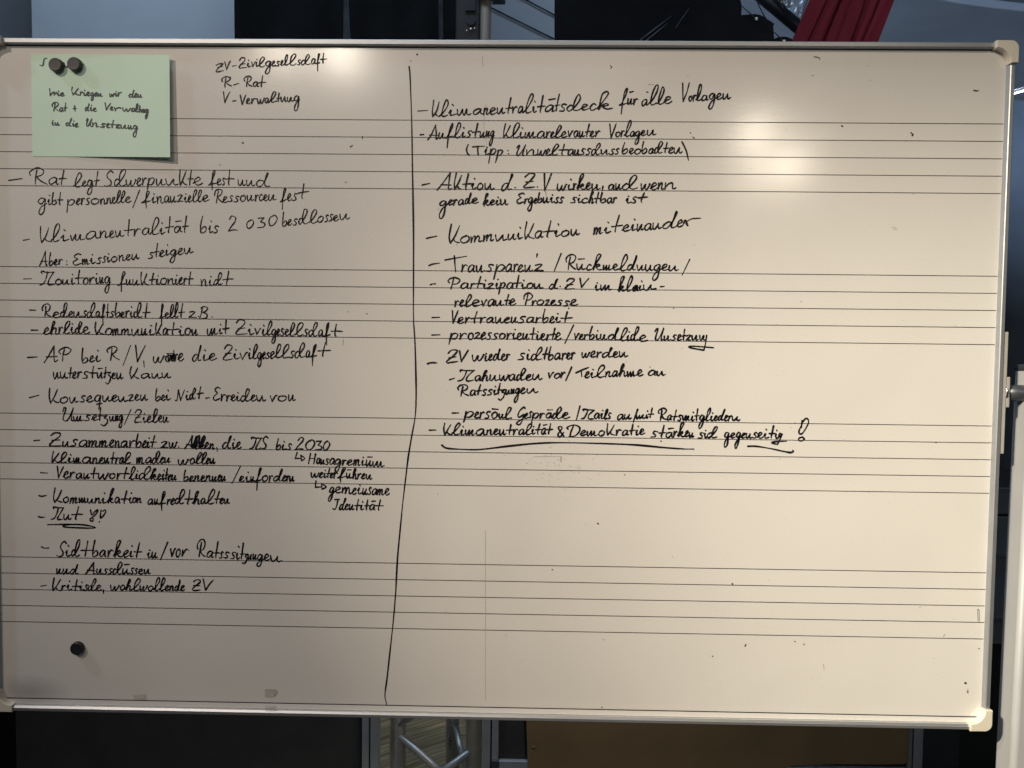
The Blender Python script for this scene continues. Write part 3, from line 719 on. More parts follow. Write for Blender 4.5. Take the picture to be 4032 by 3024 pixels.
# every entry: one handwritten line -> list of ops
# ('w', frame, letters, starts, base0, base1, xheight, ascender[, descender]) / ('l', frame, points) / ('d', frame, x, y)
LINES = [
 (5.6, [('w', 'U', 'Z V', [180, 310, 410], 378, 342, 80, 120), ('l', 'U', [(430, 297), (480, 288)]),
  ('w', 'U', 'Z i v i l g e s e l l s ch a f t', [515, 635, 700, 765, 800, 900, 1000, 1050, 1125, 1175, 1240, 1365, 1425, 1570, 1640, 1700, 1790], 322, 258, 70, 152, 110)]),
 (5.6, [('w', 'U', 'R', [265, 425], 608, 590, 75, 160), ('l', 'U', [(445, 570), (515, 548)]), ('w', 'U', 'R a t', [590, 722, 805, 910], 598, 600, 72, 165)]),
 (5.6, [('w', 'U', 'V', [275, 385], 822, 822, 75, 148), ('l', 'U', [(430, 805), (478, 797)]),
  ('w', 'U', 'V e r w a l t u u g', [530, 625, 695, 785, 895, 965, 1070, 1125, 1220, 1315, 1412], 855, 800, 72, 152, 140)]),
 (5.2, [('l', 'A', [(95, 250), (240, 230)]), ('w', 'A', 'R a t', [320, 525, 640, 725], 292, 295, 80, 168),
  ('w', 'A', 'l e g t', [800, 895, 945, 1025, 1085], 325, 305, 62, 160, 85),
  ('w', 'A', 'S ch w e r p u u K t e', [1140, 1240, 1370, 1490, 1545, 1605, 1695, 1800, 1945, 2040, 2105, 2215], 310, 298, 78, 168, 75),
  ('w', 'B', 'f e s t', [340, 425, 480, 520, 605], 298, 300, 75, 165, 55), ('w', 'B', 'u u d', [655, 740, 845, 1000], 302, 322, 70, 148)]),
 (5.2, [('w', 'A', 'g i b t', [410, 520, 562, 625, 685], 510, 520, 62, 140, 105),
  ('w', 'A', 'p e r s o n n e l l e', [725, 830, 880, 930, 985, 1090, 1160, 1220, 1265, 1310, 1360, 1435], 522, 488, 65, 130, 82),
  ('l', 'A', [(1520, 355), (1445, 548)]),
  ('w', 'A', 'f i n a u z i e l l e', [1545, 1650, 1705, 1785, 1855, 1925, 2005, 2045, 2090, 2145, 2200, 2290], 497, 480, 70, 138, 65),
  ('w', 'B', 'R e s s o u r c e u', [390, 490, 555, 605, 680, 750, 840, 885, 930, 985, 1075], 495, 462, 65, 138),
  ('w', 'B', 'f e s t', [1120, 1190, 1245, 1310, 1425], 485, 445, 75, 160, 95)]),
 (5.2, [('l', 'A', [(255, 902), (322, 888)]),
  ('w', 'A', 'K l i mw a n e u t r a l i t ä t', [430, 560, 655, 770, 925, 1080, 1190, 1255, 1355, 1450, 1545, 1640, 1735, 1800, 1890, 1985, 2050], 932, 808, 75, 188),
  ('w', 'B', 'b i s', [240, 335, 385, 455], 825, 822, 82, 175), ('w', 'B', '2', [550, 665], 803, 800, 75, 152), ('w', 'B', '0', [745, 827], 772, 770, 45, 88),
  ('w', 'B', '3', [862, 962], 765, 762, 58, 115), ('w', 'B', '0', [985, 1087], 745, 745, 50, 108),
  ('w', 'B', 'b e s ch l o s s e u', [1135, 1195, 1250, 1310, 1430, 1520, 1600, 1645, 1690, 1760, 1880], 752, 670, 65, 150)]),
 (5.4, [('w', 'C', 'A b e r', [430, 530, 590, 635, 690], 240, 225, 60, 140), ('d', 'C', 727, 190), ('d', 'C', 730, 225),
  ('w', 'C', 'E m i s s i o n e u', [785, 895, 975, 1050, 1115, 1165, 1205, 1290, 1370, 1430, 1530], 238, 165, 62, 130),
  ('w', 'C', 's t e i g e u', [1610, 1680, 1735, 1800, 1850, 1935, 2000, 2110], 158, 95, 65, 155, 90)]),
 (5.4, [('l', 'C', [(260, 382), (342, 380)]), ('w', 'C', 'M o u i t o r i u g', [435, 600, 680, 770, 815, 905, 970, 1035, 1085, 1135, 1210], 450, 430, 70, 148, 100),
  ('w', 'C', 'f u u K t i o n i e r t', [1290, 1375, 1440, 1530, 1625, 1695, 1745, 1825, 1905, 1945, 2000, 2035, 2105], 452, 438, 68, 142, 65),
  ('w', 'D', 'n i ch t', [250, 335, 390, 490, 605], 455, 445, 70, 148)]),
 (5.6, [('l', 'C', [(325, 722), (390, 722)]), ('w', 'C', 'R e ch e u s ch a f t s b e r i ch t',
   [455, 575, 660, 745, 800, 900, 945, 1040, 1100, 1155, 1190, 1250, 1315, 1365, 1415, 1455, 1555, 1635], 800, 800, 62, 155, 85),
  ('w', 'C', 'f e l l t', [1735, 1795, 1845, 1895, 1945, 2010], 812, 800, 60, 150, 75), ('w', 'D', 'z', [115, 205], 800, 802, 70, 90), ('d', 'D', 228, 792),
  ('w', 'D', 'B', [235, 335], 820, 818, 70, 138), ('d', 'D', 375, 798)]),
 (5.8, [('l', 'C', [(340, 940), (415, 940)]), ('w', 'C', 'e h r l i ch e', [475, 545, 635, 690, 770, 820, 900, 980], 988, 975, 72, 138),
  ('w', 'C', 'K o m m u u i K a t i o u', [1030, 1145, 1225, 1320, 1430, 1540, 1615, 1690, 1770, 1835, 1945, 2010, 2085, 2165], 990, 994, 68, 135),
  ('w', 'D', 'mw i t', [320, 450, 490, 565], 992, 975, 70, 165),
  ('w', 'D', 'Z i v i l g e s e l l s ch a f t', [625, 760, 835, 915, 965, 1020, 1080, 1115, 1165, 1215, 1275, 1370, 1425, 1530, 1590, 1665, 1790], 988, 1010, 72, 152, 95)]),
 (5.8, [('l', 'E', [(300, 242), (405, 236)]), ('w', 'E', 'A P', [480, 635, 778], 300, 268, 75, 158), ('w', 'E', 'b e i', [885, 975, 1035, 1105], 302, 285, 65, 172),
  ('w', 'E', 'R', [1160, 1312], 278, 272, 80, 156), ('l', 'E', [(1420, 115), (1340, 330)]), ('w', 'E', 'V', [1455, 1580], 290, 290, 90, 195),
  ('l', 'E', [(1565, 282), (1570, 345)]), ('w', 'E', 'w ä r e', [1665, 1795, 1900, 1940, 2010], 295, 275, 75, 110),
  ('l', 'E', [(1830, 215), (1836, 285), (1862, 215), (1870, 285), (1885, 200), (1895, 280), (1892, 165)]),
  ('w', 'F', 'd i e', [160, 265, 335, 430], 290, 265, 75, 158),
  ('w', 'F', 'Z i v i l g e s e l l s ch a f t', [490, 600, 675, 765, 810, 865, 920, 960, 1005, 1060, 1125, 1215, 1275, 1395, 1445, 1520, 1670], 264, 232, 70, 150, 95)]),
 (5.8, [('w', 'E', 'u u t e r s t ü t zg e u', [580, 655, 745, 790, 840, 895, 975, 1055, 1130, 1160, 1215, 1270, 1348], 468, 470, 68, 130, 75),
  ('w', 'E', 'K a u u', [1410, 1530, 1650, 1760, 1862], 468, 465, 58, 122)]),
 (5.8, [('l', 'E', [(320, 680), (425, 652)]), ('w', 'E', 'K o u s e q u e u z e u', [530, 650, 755, 865, 940, 1025, 1115, 1215, 1285, 1395, 1465, 1525, 1620], 740, 708, 70, 158, 85),
  ('w', 'E', 'b e i', [1690, 1755, 1800, 1860], 714, 705, 60, 140), ('w', 'F', 'N i ch t', [-25, 85, 130, 205, 275], 714, 692, 65, 128), ('l', 'F', [(305, 685), (345, 680)]),
  ('w', 'F', 'E r r e i ch e u', [380, 470, 525, 580, 635, 685, 795, 855, 965], 714, 718, 65, 138), ('w', 'F', 'v o u', [1000, 1090, 1200, 1282], 722, 712, 65, 120)]),
 (5.8, [('w', 'E', 'U mw s e t zg u u g', [675, 800, 920, 1000, 1070, 1110, 1190, 1255, 1295, 1345], 930, 930, 60, 138, 80), ('l', 'E', [(1425, 810), (1355, 970)]),
  ('w', 'E', 'Z i e l e u', [1460, 1555, 1600, 1660, 1720, 1775, 1842], 948, 945, 65, 138)]),
 (6.4, [('l', 'G', [(370, 152), (435, 146)]), ('w', 'G', 'Z u s a m m e n a r b e i t', [530, 680, 775, 855, 965, 1080, 1190, 1250, 1315, 1405, 1480, 1550, 1600, 1635, 1700], 214, 228, 72, 142),
  ('w', 'G', 'z w', [1745, 1840, 1935], 234, 226, 72, 120), ('d', 'G', 1947, 222),
  ('w', 'H', 'A l l e n', [75, 180, 235, 295, 345, 402], 235, 240, 60, 145), ('l', 'H', [(165, 225), (205, 100), (200, 225), (240, 95), (235, 225), (275, 110), (262, 225), (300, 130)]),
  ('l', 'H', [(150, 190), (280, 180)]), ('l', 'H', [(140, 215), (290, 205)]), ('l', 'H', [(425, 230), (432, 268)]),
  ('w', 'H', 'd i e', [485, 590, 635, 700], 240, 238, 65, 128), ('w', 'H', 'M S', [785, 905, 985], 242, 242, 60, 128), ('w', 'H', 'b i s', [1070, 1130, 1185, 1245], 250, 252, 60, 122),
  ('w', 'H', '2', [1285, 1375], 248, 250, 65, 132), ('w', 'H', '0 3 0', [1390, 1490, 1580, 1655], 252, 258, 50, 108)]),
 (6.4, [('w', 'G', 'K l i mw a n e u t r a l', [555, 650, 735, 800, 890, 1005, 1080, 1135, 1200, 1255, 1300, 1350, 1430], 390, 402, 62, 122),
  ('w', 'G', 'm a ch e u', [1488, 1580, 1660, 1745, 1790, 1858], 400, 394, 65, 140), ('w', 'H', 'w o l l e u', [5, 130, 195, 255, 310, 350, 412], 412, 398, 62, 115)]),
 (6.2, [('l', 'H', [(1300, 280), (1278, 345), (1278, 345), (1340, 345)]), ('l', 'H', [(1340, 310), (1346, 370), (1346, 370), (1382, 345), (1340, 310)]),
  ('w', 'H', 'H a u s a g r e m i ü mw', [1422, 1510, 1555, 1605, 1650, 1715, 1790, 1840, 1915, 1995, 2045, 2120, 2255], 402, 434, 62, 118, 85)]),
 (6.2, [('w', 'H', 'w e i t e r f ü h r e u', [1450, 1540, 1590, 1620, 1660, 1695, 1745, 1835, 1900, 1955, 2000, 2050, 2115], 550, 570, 58, 112, 45)]),
 (6.2, [('l', 'H', [(1505, 590), (1497, 660), (1497, 660), (1560, 655)]), ('l', 'H', [(1565, 620), (1570, 680), (1570, 680), (1615, 655), (1565, 620)]),
  ('w', 'H', 'g e m e i u s a m e', [1650, 1710, 1790, 1900, 1955, 2010, 2070, 2115, 2175, 2255, 2308], 722, 744, 70, 120, 90)]),
 (6.2, [('w', 'H', 'I d e u t i t ä t', [1690, 1760, 1820, 1865, 1925, 1985, 2035, 2085, 2150, 2235], 902, 910, 60, 122)]),
 (6.4, [('l', 'G', [(445, 500), (520, 505)]), ('w', 'G', 'V e r a u t w o r t l i ch k e i t e u',
   [610, 690, 755, 825, 910, 985, 1065, 1190, 1270, 1325, 1410, 1475, 1515, 1635, 1715, 1765, 1795, 1830, 1870, 1928], 555, 582, 65, 128),
  ('w', 'H', 'b e n e n u e u', [60, 125, 180, 250, 305, 375, 435, 475, 528], 594, 590, 62, 122), ('l', 'H', [(680, 435), (590, 618)]),
  ('w', 'H', 'e i u f o r d e r u', [670, 735, 790, 845, 915, 990, 1040, 1140, 1185, 1215, 1275], 600, 590, 62, 145, 85)]),
 (6.4, [('l', 'G', [(425, 750), (455, 758), (508, 748)]), ('w', 'G', 'K o m mw u n i k a t i o n', [575, 685, 765, 860, 950, 1035, 1105, 1170, 1245, 1315, 1405, 1445, 1490, 1545], 828, 832, 60, 155),
  ('w', 'G', 'a u f r e ch t h a l t e u', [1605, 1680, 1730, 1820, 1860, 1905, 2010, 2100, 2185, 2245, 2335, 2395, 2440, 2508], 845, 838, 62, 152, 70)]),
 (6.4, [('l', 'G', [(420, 978), (445, 986), (485, 985)]), ('w', 'G', 'M u t', [565, 690, 780, 895], 1012, 1012, 66, 148),
  ('l', 'G', [(985, 905), (1000, 962), (1030, 928), (1062, 905), (1056, 935), (1020, 975), (985, 1000), (985, 1025), (1010, 1025), (1012, 1000), (985, 998)]),
  ('l', 'G', [(1100, 908), (1092, 988), (1110, 985), (1148, 935), (1145, 905), (1115, 920)]), ('d', 'G', 1084, 1036),
  ('l', 'I', [(245, 70), (450, 68), (620, 72), (735, 92), (755, 106), (650, 108), (440, 98), (415, 82), (480, 72), (600, 72)])]),
 (6.2, [('l', 'I', [(175, 312), (205, 326), (258, 324)]), ('w', 'I', 'S i ch t b a r k e i t', [345, 435, 500, 595, 730, 805, 890, 960, 1065, 1135, 1180, 1270], 415, 428, 72, 172),
  ('w', 'I', 'i u', [1325, 1375, 1440], 428, 430, 62, 110), ('l', 'I', [(1550, 260), (1470, 455)]), ('w', 'I', 'v o r', [1575, 1640, 1700, 1780], 418, 415, 82, 110),
  ('w', 'J', 'R a t s s s i t zg u u g e u', [755, 865, 945, 1010, 1050, 1125, 1185, 1235, 1270, 1315, 1370, 1415, 1490, 1560, 1700], 422, 470, 66, 195, 70)]),
 (6.2, [('w', 'I', 'u u d', [335, 405, 485, 575], 610, 608, 58, 110), ('w', 'I', 'A u s s ch ü s s e u', [655, 775, 850, 900, 950, 1055, 1140, 1185, 1230, 1290, 1368], 606, 610, 58, 132)]),
 (6.2, [('l', 'I', [(172, 740), (230, 730)]), ('w', 'I', 'K r i t i s ch e', [285, 390, 450, 510, 590, 640, 685, 770, 832], 785, 792, 60, 138), ('l', 'I', [(850, 782), (850, 820)]),
  ('w', 'I', 'w o h l w o l l e n d e', [925, 1030, 1090, 1165, 1245, 1335, 1400, 1460, 1520, 1570, 1625, 1690, 1742], 786, 788, 56, 128),
  ('w', 'I', 'Z V', [1812, 1915, 2050], 782, 792, 65, 124), ('d', 'I', 1975, 775)]),
 # right column
 (6.2, [('l', 'K', [(128, 380), (228, 372)]), ('w', 'K', 'K l i mw a n e u t r a l i t ä t s ch e c k',
   [275, 365, 455, 555, 715, 840, 905, 985, 1080, 1150, 1215, 1285, 1370, 1425, 1505, 1615, 1665, 1750, 1900, 1995, 2070, 2250], 440, 358, 70, 190),
  ('w', 'L', 'f ü r', [385, 470, 535, 590], 318, 305, 66, 185, 95), ('w', 'L', 'a l l e', [625, 705, 795, 870, 970], 324, 290, 70, 198), ('l', 'L', [(682, 172), (695, 176)]),
  ('w', 'L', 'V o r l a g e u', [1050, 1140, 1185, 1220, 1275, 1355, 1435, 1505, 1600], 278, 245, 62, 188, 100)]),
 (6.0, [('l', 'K', [(150, 638), (192, 634)]), ('w', 'K', 'A u f l i s t u u g', [235, 350, 430, 515, 600, 650, 715, 800, 870, 915, 965], 682, 655, 64, 155, 100),
  ('w', 'K', 'K l i mw a r e l e v a u t e r', [1050, 1140, 1230, 1290, 1420, 1520, 1570, 1615, 1680, 1755, 1820, 1880, 1945, 2000, 2055, 2115], 674, 660, 66, 148),
  ('w', 'L', 'V o r l a g e u', [262, 340, 400, 440, 500, 555, 615, 680, 795], 666, 645, 60, 162, 100)]),
 (6.0, [('l', 'K', [(672, 745), (655, 800), (672, 852), (695, 858)]), ('w', 'K', 'T i p p', [715, 850, 905, 985, 1060], 862, 862, 68, 102, 88), ('d', 'K', 1108, 810), ('d', 'K', 1113, 845),
  ('w', 'K', 'U n w e l t a u s s ch u s s', [1190, 1300, 1425, 1520, 1575, 1655, 1755, 1830, 1890, 1955, 2015, 2115, 2215, 2270, 2320], 864, 852, 62, 118),
  ('w', 'L', 'b e o b a ch t e u', [410, 490, 545, 625, 700, 765, 860, 920, 975, 1075], 848, 832, 62, 122), ('l', 'L', [(1065, 715), (1110, 810), (1135, 915)])]),
 (6.6, [('l', 'M', [(172, 190), (252, 172)]), ('w', 'M', 'A K t i o u', [345, 515, 610, 705, 770, 850, 955], 238, 242, 74, 180), ('w', 'M', 'd', [1032, 1155], 250, 235, 78, 156), ('d', 'M', 1186, 218),
  ('w', 'M', 'Z', [1270, 1402], 222, 215, 80, 172), ('d', 'M', 1428, 212), ('w', 'M', 'V', [1475, 1572], 255, 255, 90, 192),
  ('w', 'M', 'w i r k e u', [1640, 1755, 1815, 1855, 1955, 2015, 2110], 242, 238, 68, 182), ('l', 'M', [(2140, 202), (2133, 250)]),
  ('w', 'N', 'a u ch', [540, 615, 690, 860], 248, 228, 70, 152), ('w', 'N', 'w e n n', [890, 1000, 1080, 1150, 1285], 240, 232, 68, 110)]),
 (6.6, [('w', 'M', 'g e r a d e', [360, 455, 510, 560, 640, 710, 788], 418, 388, 58, 112, 150), ('w', 'M', 'k e i u', [835, 910, 975, 1020, 1115], 412, 404, 62, 128),
  ('w', 'M', 'E r g e b u i s s', [1195, 1285, 1325, 1390, 1430, 1485, 1565, 1615, 1660, 1718], 390, 378, 56, 105, 85),
  ('w', 'N', 's i c h t b a r', [130, 205, 245, 325, 385, 450, 525, 590, 635], 382, 386, 56, 118), ('w', 'N', 'i s t', [730, 790, 860, 960], 386, 372, 62, 108)]),
 (6.4, [('l', 'M', [(218, 770), (332, 746)]), ('w', 'M', 'K o m m u u i K a t i o u', [455, 585, 700, 840, 965, 1105, 1200, 1275, 1395, 1490, 1605, 1685, 1790, 1900], 830, 735, 74, 198),
  ('w', 'N', 'm i t e i u a u d e', [378, 490, 570, 690, 785, 850, 930, 1020, 1130, 1285, 1365], 728, 640, 74, 180), ('l', 'N', [(1358, 610), (1378, 572), (1405, 632), (1405, 632), (1385, 600), (1440, 560), (1545, 550)])]),
 (6.4, [('l', 'O', [(245, 182), (290, 165), (360, 155)]), ('l', 'O', [(420, 122), (470, 112), (655, 80)]), ('l', 'O', [(522, 75), (528, 160), (536, 250)]),
  ('w', 'O', 'r a u s p a r e u z', [595, 670, 755, 860, 965, 1080, 1165, 1215, 1285, 1390, 1505], 250, 243, 80, 140, 88), ('l', 'O', [(1425, 55), (1418, 90)]),
  ('l', 'O', [(1685, 50), (1610, 240)]), ('w', 'P', 'R ü c k mw e l d u u g e u', [65, 190, 300, 365, 480, 585, 655, 745, 850, 940, 1035, 1120, 1195, 1312], 225, 240, 64, 162, 105),
  ('l', 'P', [(1425, 115), (1343, 285)])]),
 (6.6, [('l', 'O', [(262, 390), (285, 382), (318, 380)]), ('w', 'O', 'P a r t i z i p a t i o u', [445, 585, 700, 745, 835, 880, 970, 1015, 1090, 1170, 1250, 1310, 1390, 1487], 436, 428, 60, 135, 60),
  ('w', 'O', 'd', [1555, 1655], 440, 430, 50, 100), ('d', 'O', 1675, 410), ('w', 'O', 'Z', [1722, 1845], 440, 436, 58, 115), ('w', 'O', 'V', [1870, 1975], 415, 415, 50, 105),
  ('w', 'P', 'i mw', [390, 455, 590], 450, 452, 62, 100), ('w', 'P', 'k l a i u', [645, 730, 800, 870, 920, 1058], 466, 440, 58, 152),
  ('l', 'P', [(815, 455), (830, 410), (838, 455), (850, 405), (860, 452), (845, 420)]), ('l', 'P', [(1105, 412), (1148, 408)])]),
 (6.6, [('w', 'O', 'r e l e v a u t e', [525, 580, 635, 705, 815, 885, 965, 1070, 1120, 1200], 630, 610, 66, 128),
  ('w', 'O', 'P r o z e s s e', [1265, 1365, 1420, 1505, 1570, 1635, 1705, 1780, 1868], 616, 618, 60, 132), ('d', 'O', 1768, 648)]),
 (6.6, [('l', 'O', [(280, 748), (362, 745)]), ('w', 'O', 'V e r t r a u e u s a r b e i t', [485, 560, 640, 700, 800, 870, 965, 1060, 1140, 1215, 1305, 1405, 1480, 1560, 1620, 1680, 1805], 810, 802, 62, 138)]),
 (6.6, [('l', 'O', [(278, 938), (365, 935)]), ('w', 'O', 'p r o z e s s o r i e u t i e r t e',
   [470, 575, 670, 740, 810, 875, 930, 1010, 1090, 1155, 1200, 1265, 1345, 1410, 1455, 1525, 1580, 1620, 1690], 980, 992, 70, 130, 60), ('l', 'O', [(1820, 830), (1725, 1030)]),
  ('w', 'P', 'v e r b i u d l i ch e', [165, 225, 275, 330, 400, 450, 535, 665, 740, 785, 870, 985], 986, 1003, 64, 140),
  ('w', 'P', 'U u s e t z u u', [1040, 1140, 1230, 1290, 1340, 1385, 1445, 1530, 1605], 992, 996, 58, 122),
  ('l', 'P', [(1610, 940), (1597, 1030), (1580, 1103), (1580, 1103), (1440, 1078), (1415, 1063), (1480, 1060), (1685, 1076)])]),
 (6.8, [('l', 'Q', [(228, 256), (270, 244), (332, 245)]), ('w', 'Q', 'Z V', [428, 562, 668], 250, 228, 60, 130), ('w', 'Q', 'w i e d e r', [715, 850, 895, 945, 1030, 1085, 1132], 228, 212, 66, 118),
  ('w', 'Q', 's i ch t b a r e r', [1215, 1305, 1360, 1480, 1545, 1610, 1690, 1745, 1795, 1838], 216, 206, 68, 142), ('w', 'R', 'w e r d e u', [250, 345, 410, 475, 590, 655, 752], 192, 180, 62, 112)]),
 (6.8, [('l', 'Q', [(470, 430), (522, 412)]), ('w', 'Q', 'M a h u w a ch e u', [568, 745, 820, 905, 1010, 1115, 1200, 1300, 1370, 1482], 448, 430, 65, 124),
  ('w', 'Q', 'v o r', [1540, 1605, 1680, 1735], 416, 410, 60, 100), ('l', 'Q', [(1800, 290), (1735, 440)]), ('l', 'R', [(185, 355), (250, 325), (325, 295)]), ('l', 'R', [(245, 322), (250, 395)]),
  ('w', 'R', 'e i l n a h mw e', [285, 345, 400, 505, 580, 650, 745, 850, 928], 404, 385, 60, 130), ('w', 'R', 'a u', [970, 1065, 1162], 385, 382, 56, 90)]),
 (6.8, [('w', 'Q', 'R a t s s i t zg u u g e u', [555, 690, 760, 820, 880, 945, 990, 1020, 1080, 1140, 1185, 1240, 1305, 1435], 610, 570, 56, 122, 95)]),
 (6.8, [('l', 'Q', [(500, 792), (570, 790)]), ('w', 'Q', 'p e r s ö u l', [630, 740, 800, 850, 925, 1005, 1070, 1140], 840, 856, 66, 122, 52), ('d', 'Q', 1146, 848),
  ('w', 'Q', 'G e s p r ä ch e', [1210, 1285, 1330, 1370, 1450, 1515, 1590, 1690, 1788], 846, 852, 60, 128, 70), ('l', 'Q', [(1890, 715), (1850, 868)]),
  ('w', 'R', 'M a i l s', [245, 385, 455, 495, 530, 572], 858, 856, 62, 118), ('w', 'R', 'a u', [635, 715, 800], 862, 858, 54, 90), ('l', 'R', [(860, 750), (810, 890)]),
  ('w', 'R', 'mw i t', [840, 950, 975, 1030], 856, 842, 46, 112), ('w', 'R', 'R a t s mw i t g l i e d e r u',
   [1075, 1180, 1235, 1290, 1345, 1440, 1480, 1530, 1595, 1650, 1690, 1735, 1800, 1845, 1885, 1980], 870, 876, 56, 126, 90)]),
 (6.8, [('l', 'S', [(250, 370), (322, 368)]), ('w', 'S', 'K l i mw a n e u t r a l i t ä t', [400, 500, 585, 640, 755, 870, 950, 1010, 1090, 1160, 1220, 1290, 1365, 1405, 1470, 1525, 1588], 422, 416, 62, 124),
  ('l', 'S', [(1715, 440), (1658, 355), (1668, 330), (1696, 345), (1652, 412), (1670, 445), (1715, 392)]),
  ('w', 'R', 'D e mw o K r a t i e', [80, 235, 310, 430, 515, 620, 690, 765, 835, 880, 942], 1042, 1028, 58, 122),
  ('w', 'T', 's t ä r k e u', [450, 535, 610, 695, 740, 820, 865, 922], 450, 442, 60, 148), ('w', 'T', 's i ch', [965, 1030, 1065, 1170], 453, 456, 58, 122),
  ('w', 'T', 'g e g e u s e i t i', [1250, 1315, 1380, 1435, 1485, 1560, 1610, 1675, 1735, 1800, 1842], 450, 462, 58, 140, 112),
  ('l', 'T', [(1880, 415), (1852, 408), (1845, 445), (1876, 420), (1845, 490), (1826, 525), (1826, 525), (1768, 508), (1800, 496), (1925, 490)]),
  ('l', 'T', [(2096, 265), (2088, 345)]), ('l', 'T', [(2096, 300), (2062, 380), (2072, 410), (2105, 398), (2162, 300), (2160, 252), (2130, 246), (2098, 290)]),
  ('l', 'T', [(2105, 445), (2066, 455), (2060, 480), (2090, 487), (2120, 466), (2100, 446)])]),
 (7.4, [('l', 'S', [(385, 532), (440, 566), (600, 578), (800, 580), (1100, 545), (1400, 515), (1700, 506), (2212, 518), (2512, 532), (2812, 560), (3012, 574), (3130, 576)])]),
 (7.4, [('l', 'T', [(1505, 545), (1600, 546), (1750, 570), (1900, 602), (1970, 613), (2000, 602), (1992, 588)])]),
]
def write_line(ops, wpx, m, parent, surf=board_surf, lean=None):
    """one handwritten line: its words, dashes and dots are pieces of their own"""
    ln = bpy.data.objects.new('handwriting_line', None); col.objects.link(ln); ln.empty_display_size = .02
    ox, oy, s = FR[ops[0][1]]; p = ops[0][3] if ops[0][0] == 'w' else None
    first = (ox + p[0] / s, oy + ops[0][4] / s) if p else ((ox + ops[0][2][0][0] / s, oy + ops[0][2][0][1] / s) if ops[0][0] == 'l' else (ox + ops[0][2] / s, oy + ops[0][3] / s))
    org = surf(*first); ln.parent = parent; ln.location = org - parent.location
    for o_ in ops:
        pen = Pen()
        if o_[0] == 'w': word(pen, *o_[1:], wpx=wpx, shear=(.05 if wpx < 5.8 else .14) if lean is None else lean, surf=surf); nm = 'word'
        elif o_[0] == 'l': line(pen, o_[1], o_[2], wpx, surf); nm = 'pen_stroke'
        else: dot(pen, o_[1], o_[2], o_[3], wpx * 1.05, surf); nm = 'dot'
        o = obj(nm, pen.vs, pen.fs, m); o.parent = ln; o.location = -org
for wpx, ops in LINES: write_line(ops, wpx * .98, M['ink'], wb)
pen = Pen()
line(pen, 'X', [(1611, 262), (1615, 310), (1621, 480), (1624, 660), (1628, 900), (1628, 1100), (1628, 1250), (1634, 1350), (1638, 1500), (1638, 1580),
                (1634, 1645), (1622, 1712), (1608, 1795), (1600, 1860), (1588, 1960), (1576, 2080), (1565, 2200), (1558, 2330), (1548, 2450), (1536, 2560), (1524, 2670), (1517, 2720), (1516, 2745), (1522, 2773)], 6.0)
pen.build('divider_line', M['ink'], wb)
# stray specks, pen ticks and wiped remains
pen = Pen()
for x, y, r_ in ((1643, 215, 7), (1618, 240, 4), (957, 563, 7), (3316, 497, 7), (3201, 298, 4), (2719, 523, 3.5), (2355, 2062, 7), (2884, 2299, 6), (3130, 2526, 5), (3165, 2537, 5),
                 (3810, 2725, 5), (3685, 1743, 4), (2653, 1215, 4), (2370, 2785, 4), (2359, 2805, 6), (1905, 2796, 5), (1976, 2797, 4), (3342, 2826, 4), (1445, 1236, 4), (1370, 1228, 3),
                 (3802, 2690, 9), (3933, 1428, 7), (2175, 2243, 4), (2460, 1870, 4), (3130, 1666, 5), (2603, 1737, 5), (3855, 2554, 4), (2806, 2584, 4), (2450, 1390, 3), (3155, 1188, 3), (2560, 1445, 3)):
    dot(pen, 'X', x, y, r_)
for pts, r_ in (([(1380, 578), (1388, 573)], 6), ([(1427, 537), (1427, 547)], 4), ([(2403, 258), (2408, 264), (2404, 270)], 3), ([(3205, 224), (3215, 225), (3226, 228), (3227, 235)], 3.5),
               ([(3587, 523), (3594, 530), (3590, 535)], 6), ([(3834, 356), (3845, 358), (3853, 357)], 5), ([(2728, 540), (2734, 544)], 5), ([(2933, 2544), (2938, 2537)], 5),
               ([(3848, 2402), (3854, 2402), (3855, 2448)], 2), ([(3848, 2402), (3851, 2450)], 1.6), ([(1990, 2500), (1993, 2504)], 2)): line(pen, 'X', pts, r_)
o = pen.build('ink_speck', M['print'], wb); o['kind'] = 'stuff'
pen = Pen()
for k_ in range(70):
    x = random.gauss(2190, 85); y = random.gauss(1835, 40); line(pen, 'X', [(x, y), (x + random.uniform(-7, 7), y + random.uniform(-4, 4))], random.uniform(1, 2.6))
for k_ in range(60):
    x = random.uniform(1700, 3850); y = random.uniform(220, 2760); line(pen, 'X', [(x, y), (x + random.uniform(-6, 6), y + random.uniform(-6, 6))], random.uniform(1.2, 3))
for pts, r_ in (([(2105, 1798), (2210, 1797)], 2.5), ([(2209, 1798), (2208, 1818)], 5), ([(3242, 2616), (3245, 2638)], 4), ([(3512, 895), (3528, 895)], 2.5), ([(3518, 902), (3534, 902)], 2.5),
               ([(866, 648), (864, 652)], 6), ([(1358, 718), (1366, 717)], 5), ([(2146, 752), (2150, 766), (2150, 776)], 4), ([(1352, 1338), (1350, 1360)], 2.5), ([(3810, 2715), (3811, 2728)], 6),
               ([(3720, 2498), (3714, 2506)], 4), ([(2552, 333), (2575, 333)], 3)): line(pen, 'X', pts, r_)
o = pen.build('wiped_trace', M['ghost'], wb); o['kind'] = 'stuff'
# long scratch down the board
for pts, r_ in (([(1900, 222), (1900, 245), (1904, 262)], 2.2), ([(1914, 410), (1907, 450), (1905, 500), (1913, 550), (1918, 590)], 1.6),
                ([(1911, 2090), (1911, 2300), (1912, 2500), (1911, 2640), (1912, 2760)], 1.7)):
    pen = Pen(); line(pen, 'X', pts, r_ * .8); pen.build('scratch', M['ghost'], wb)

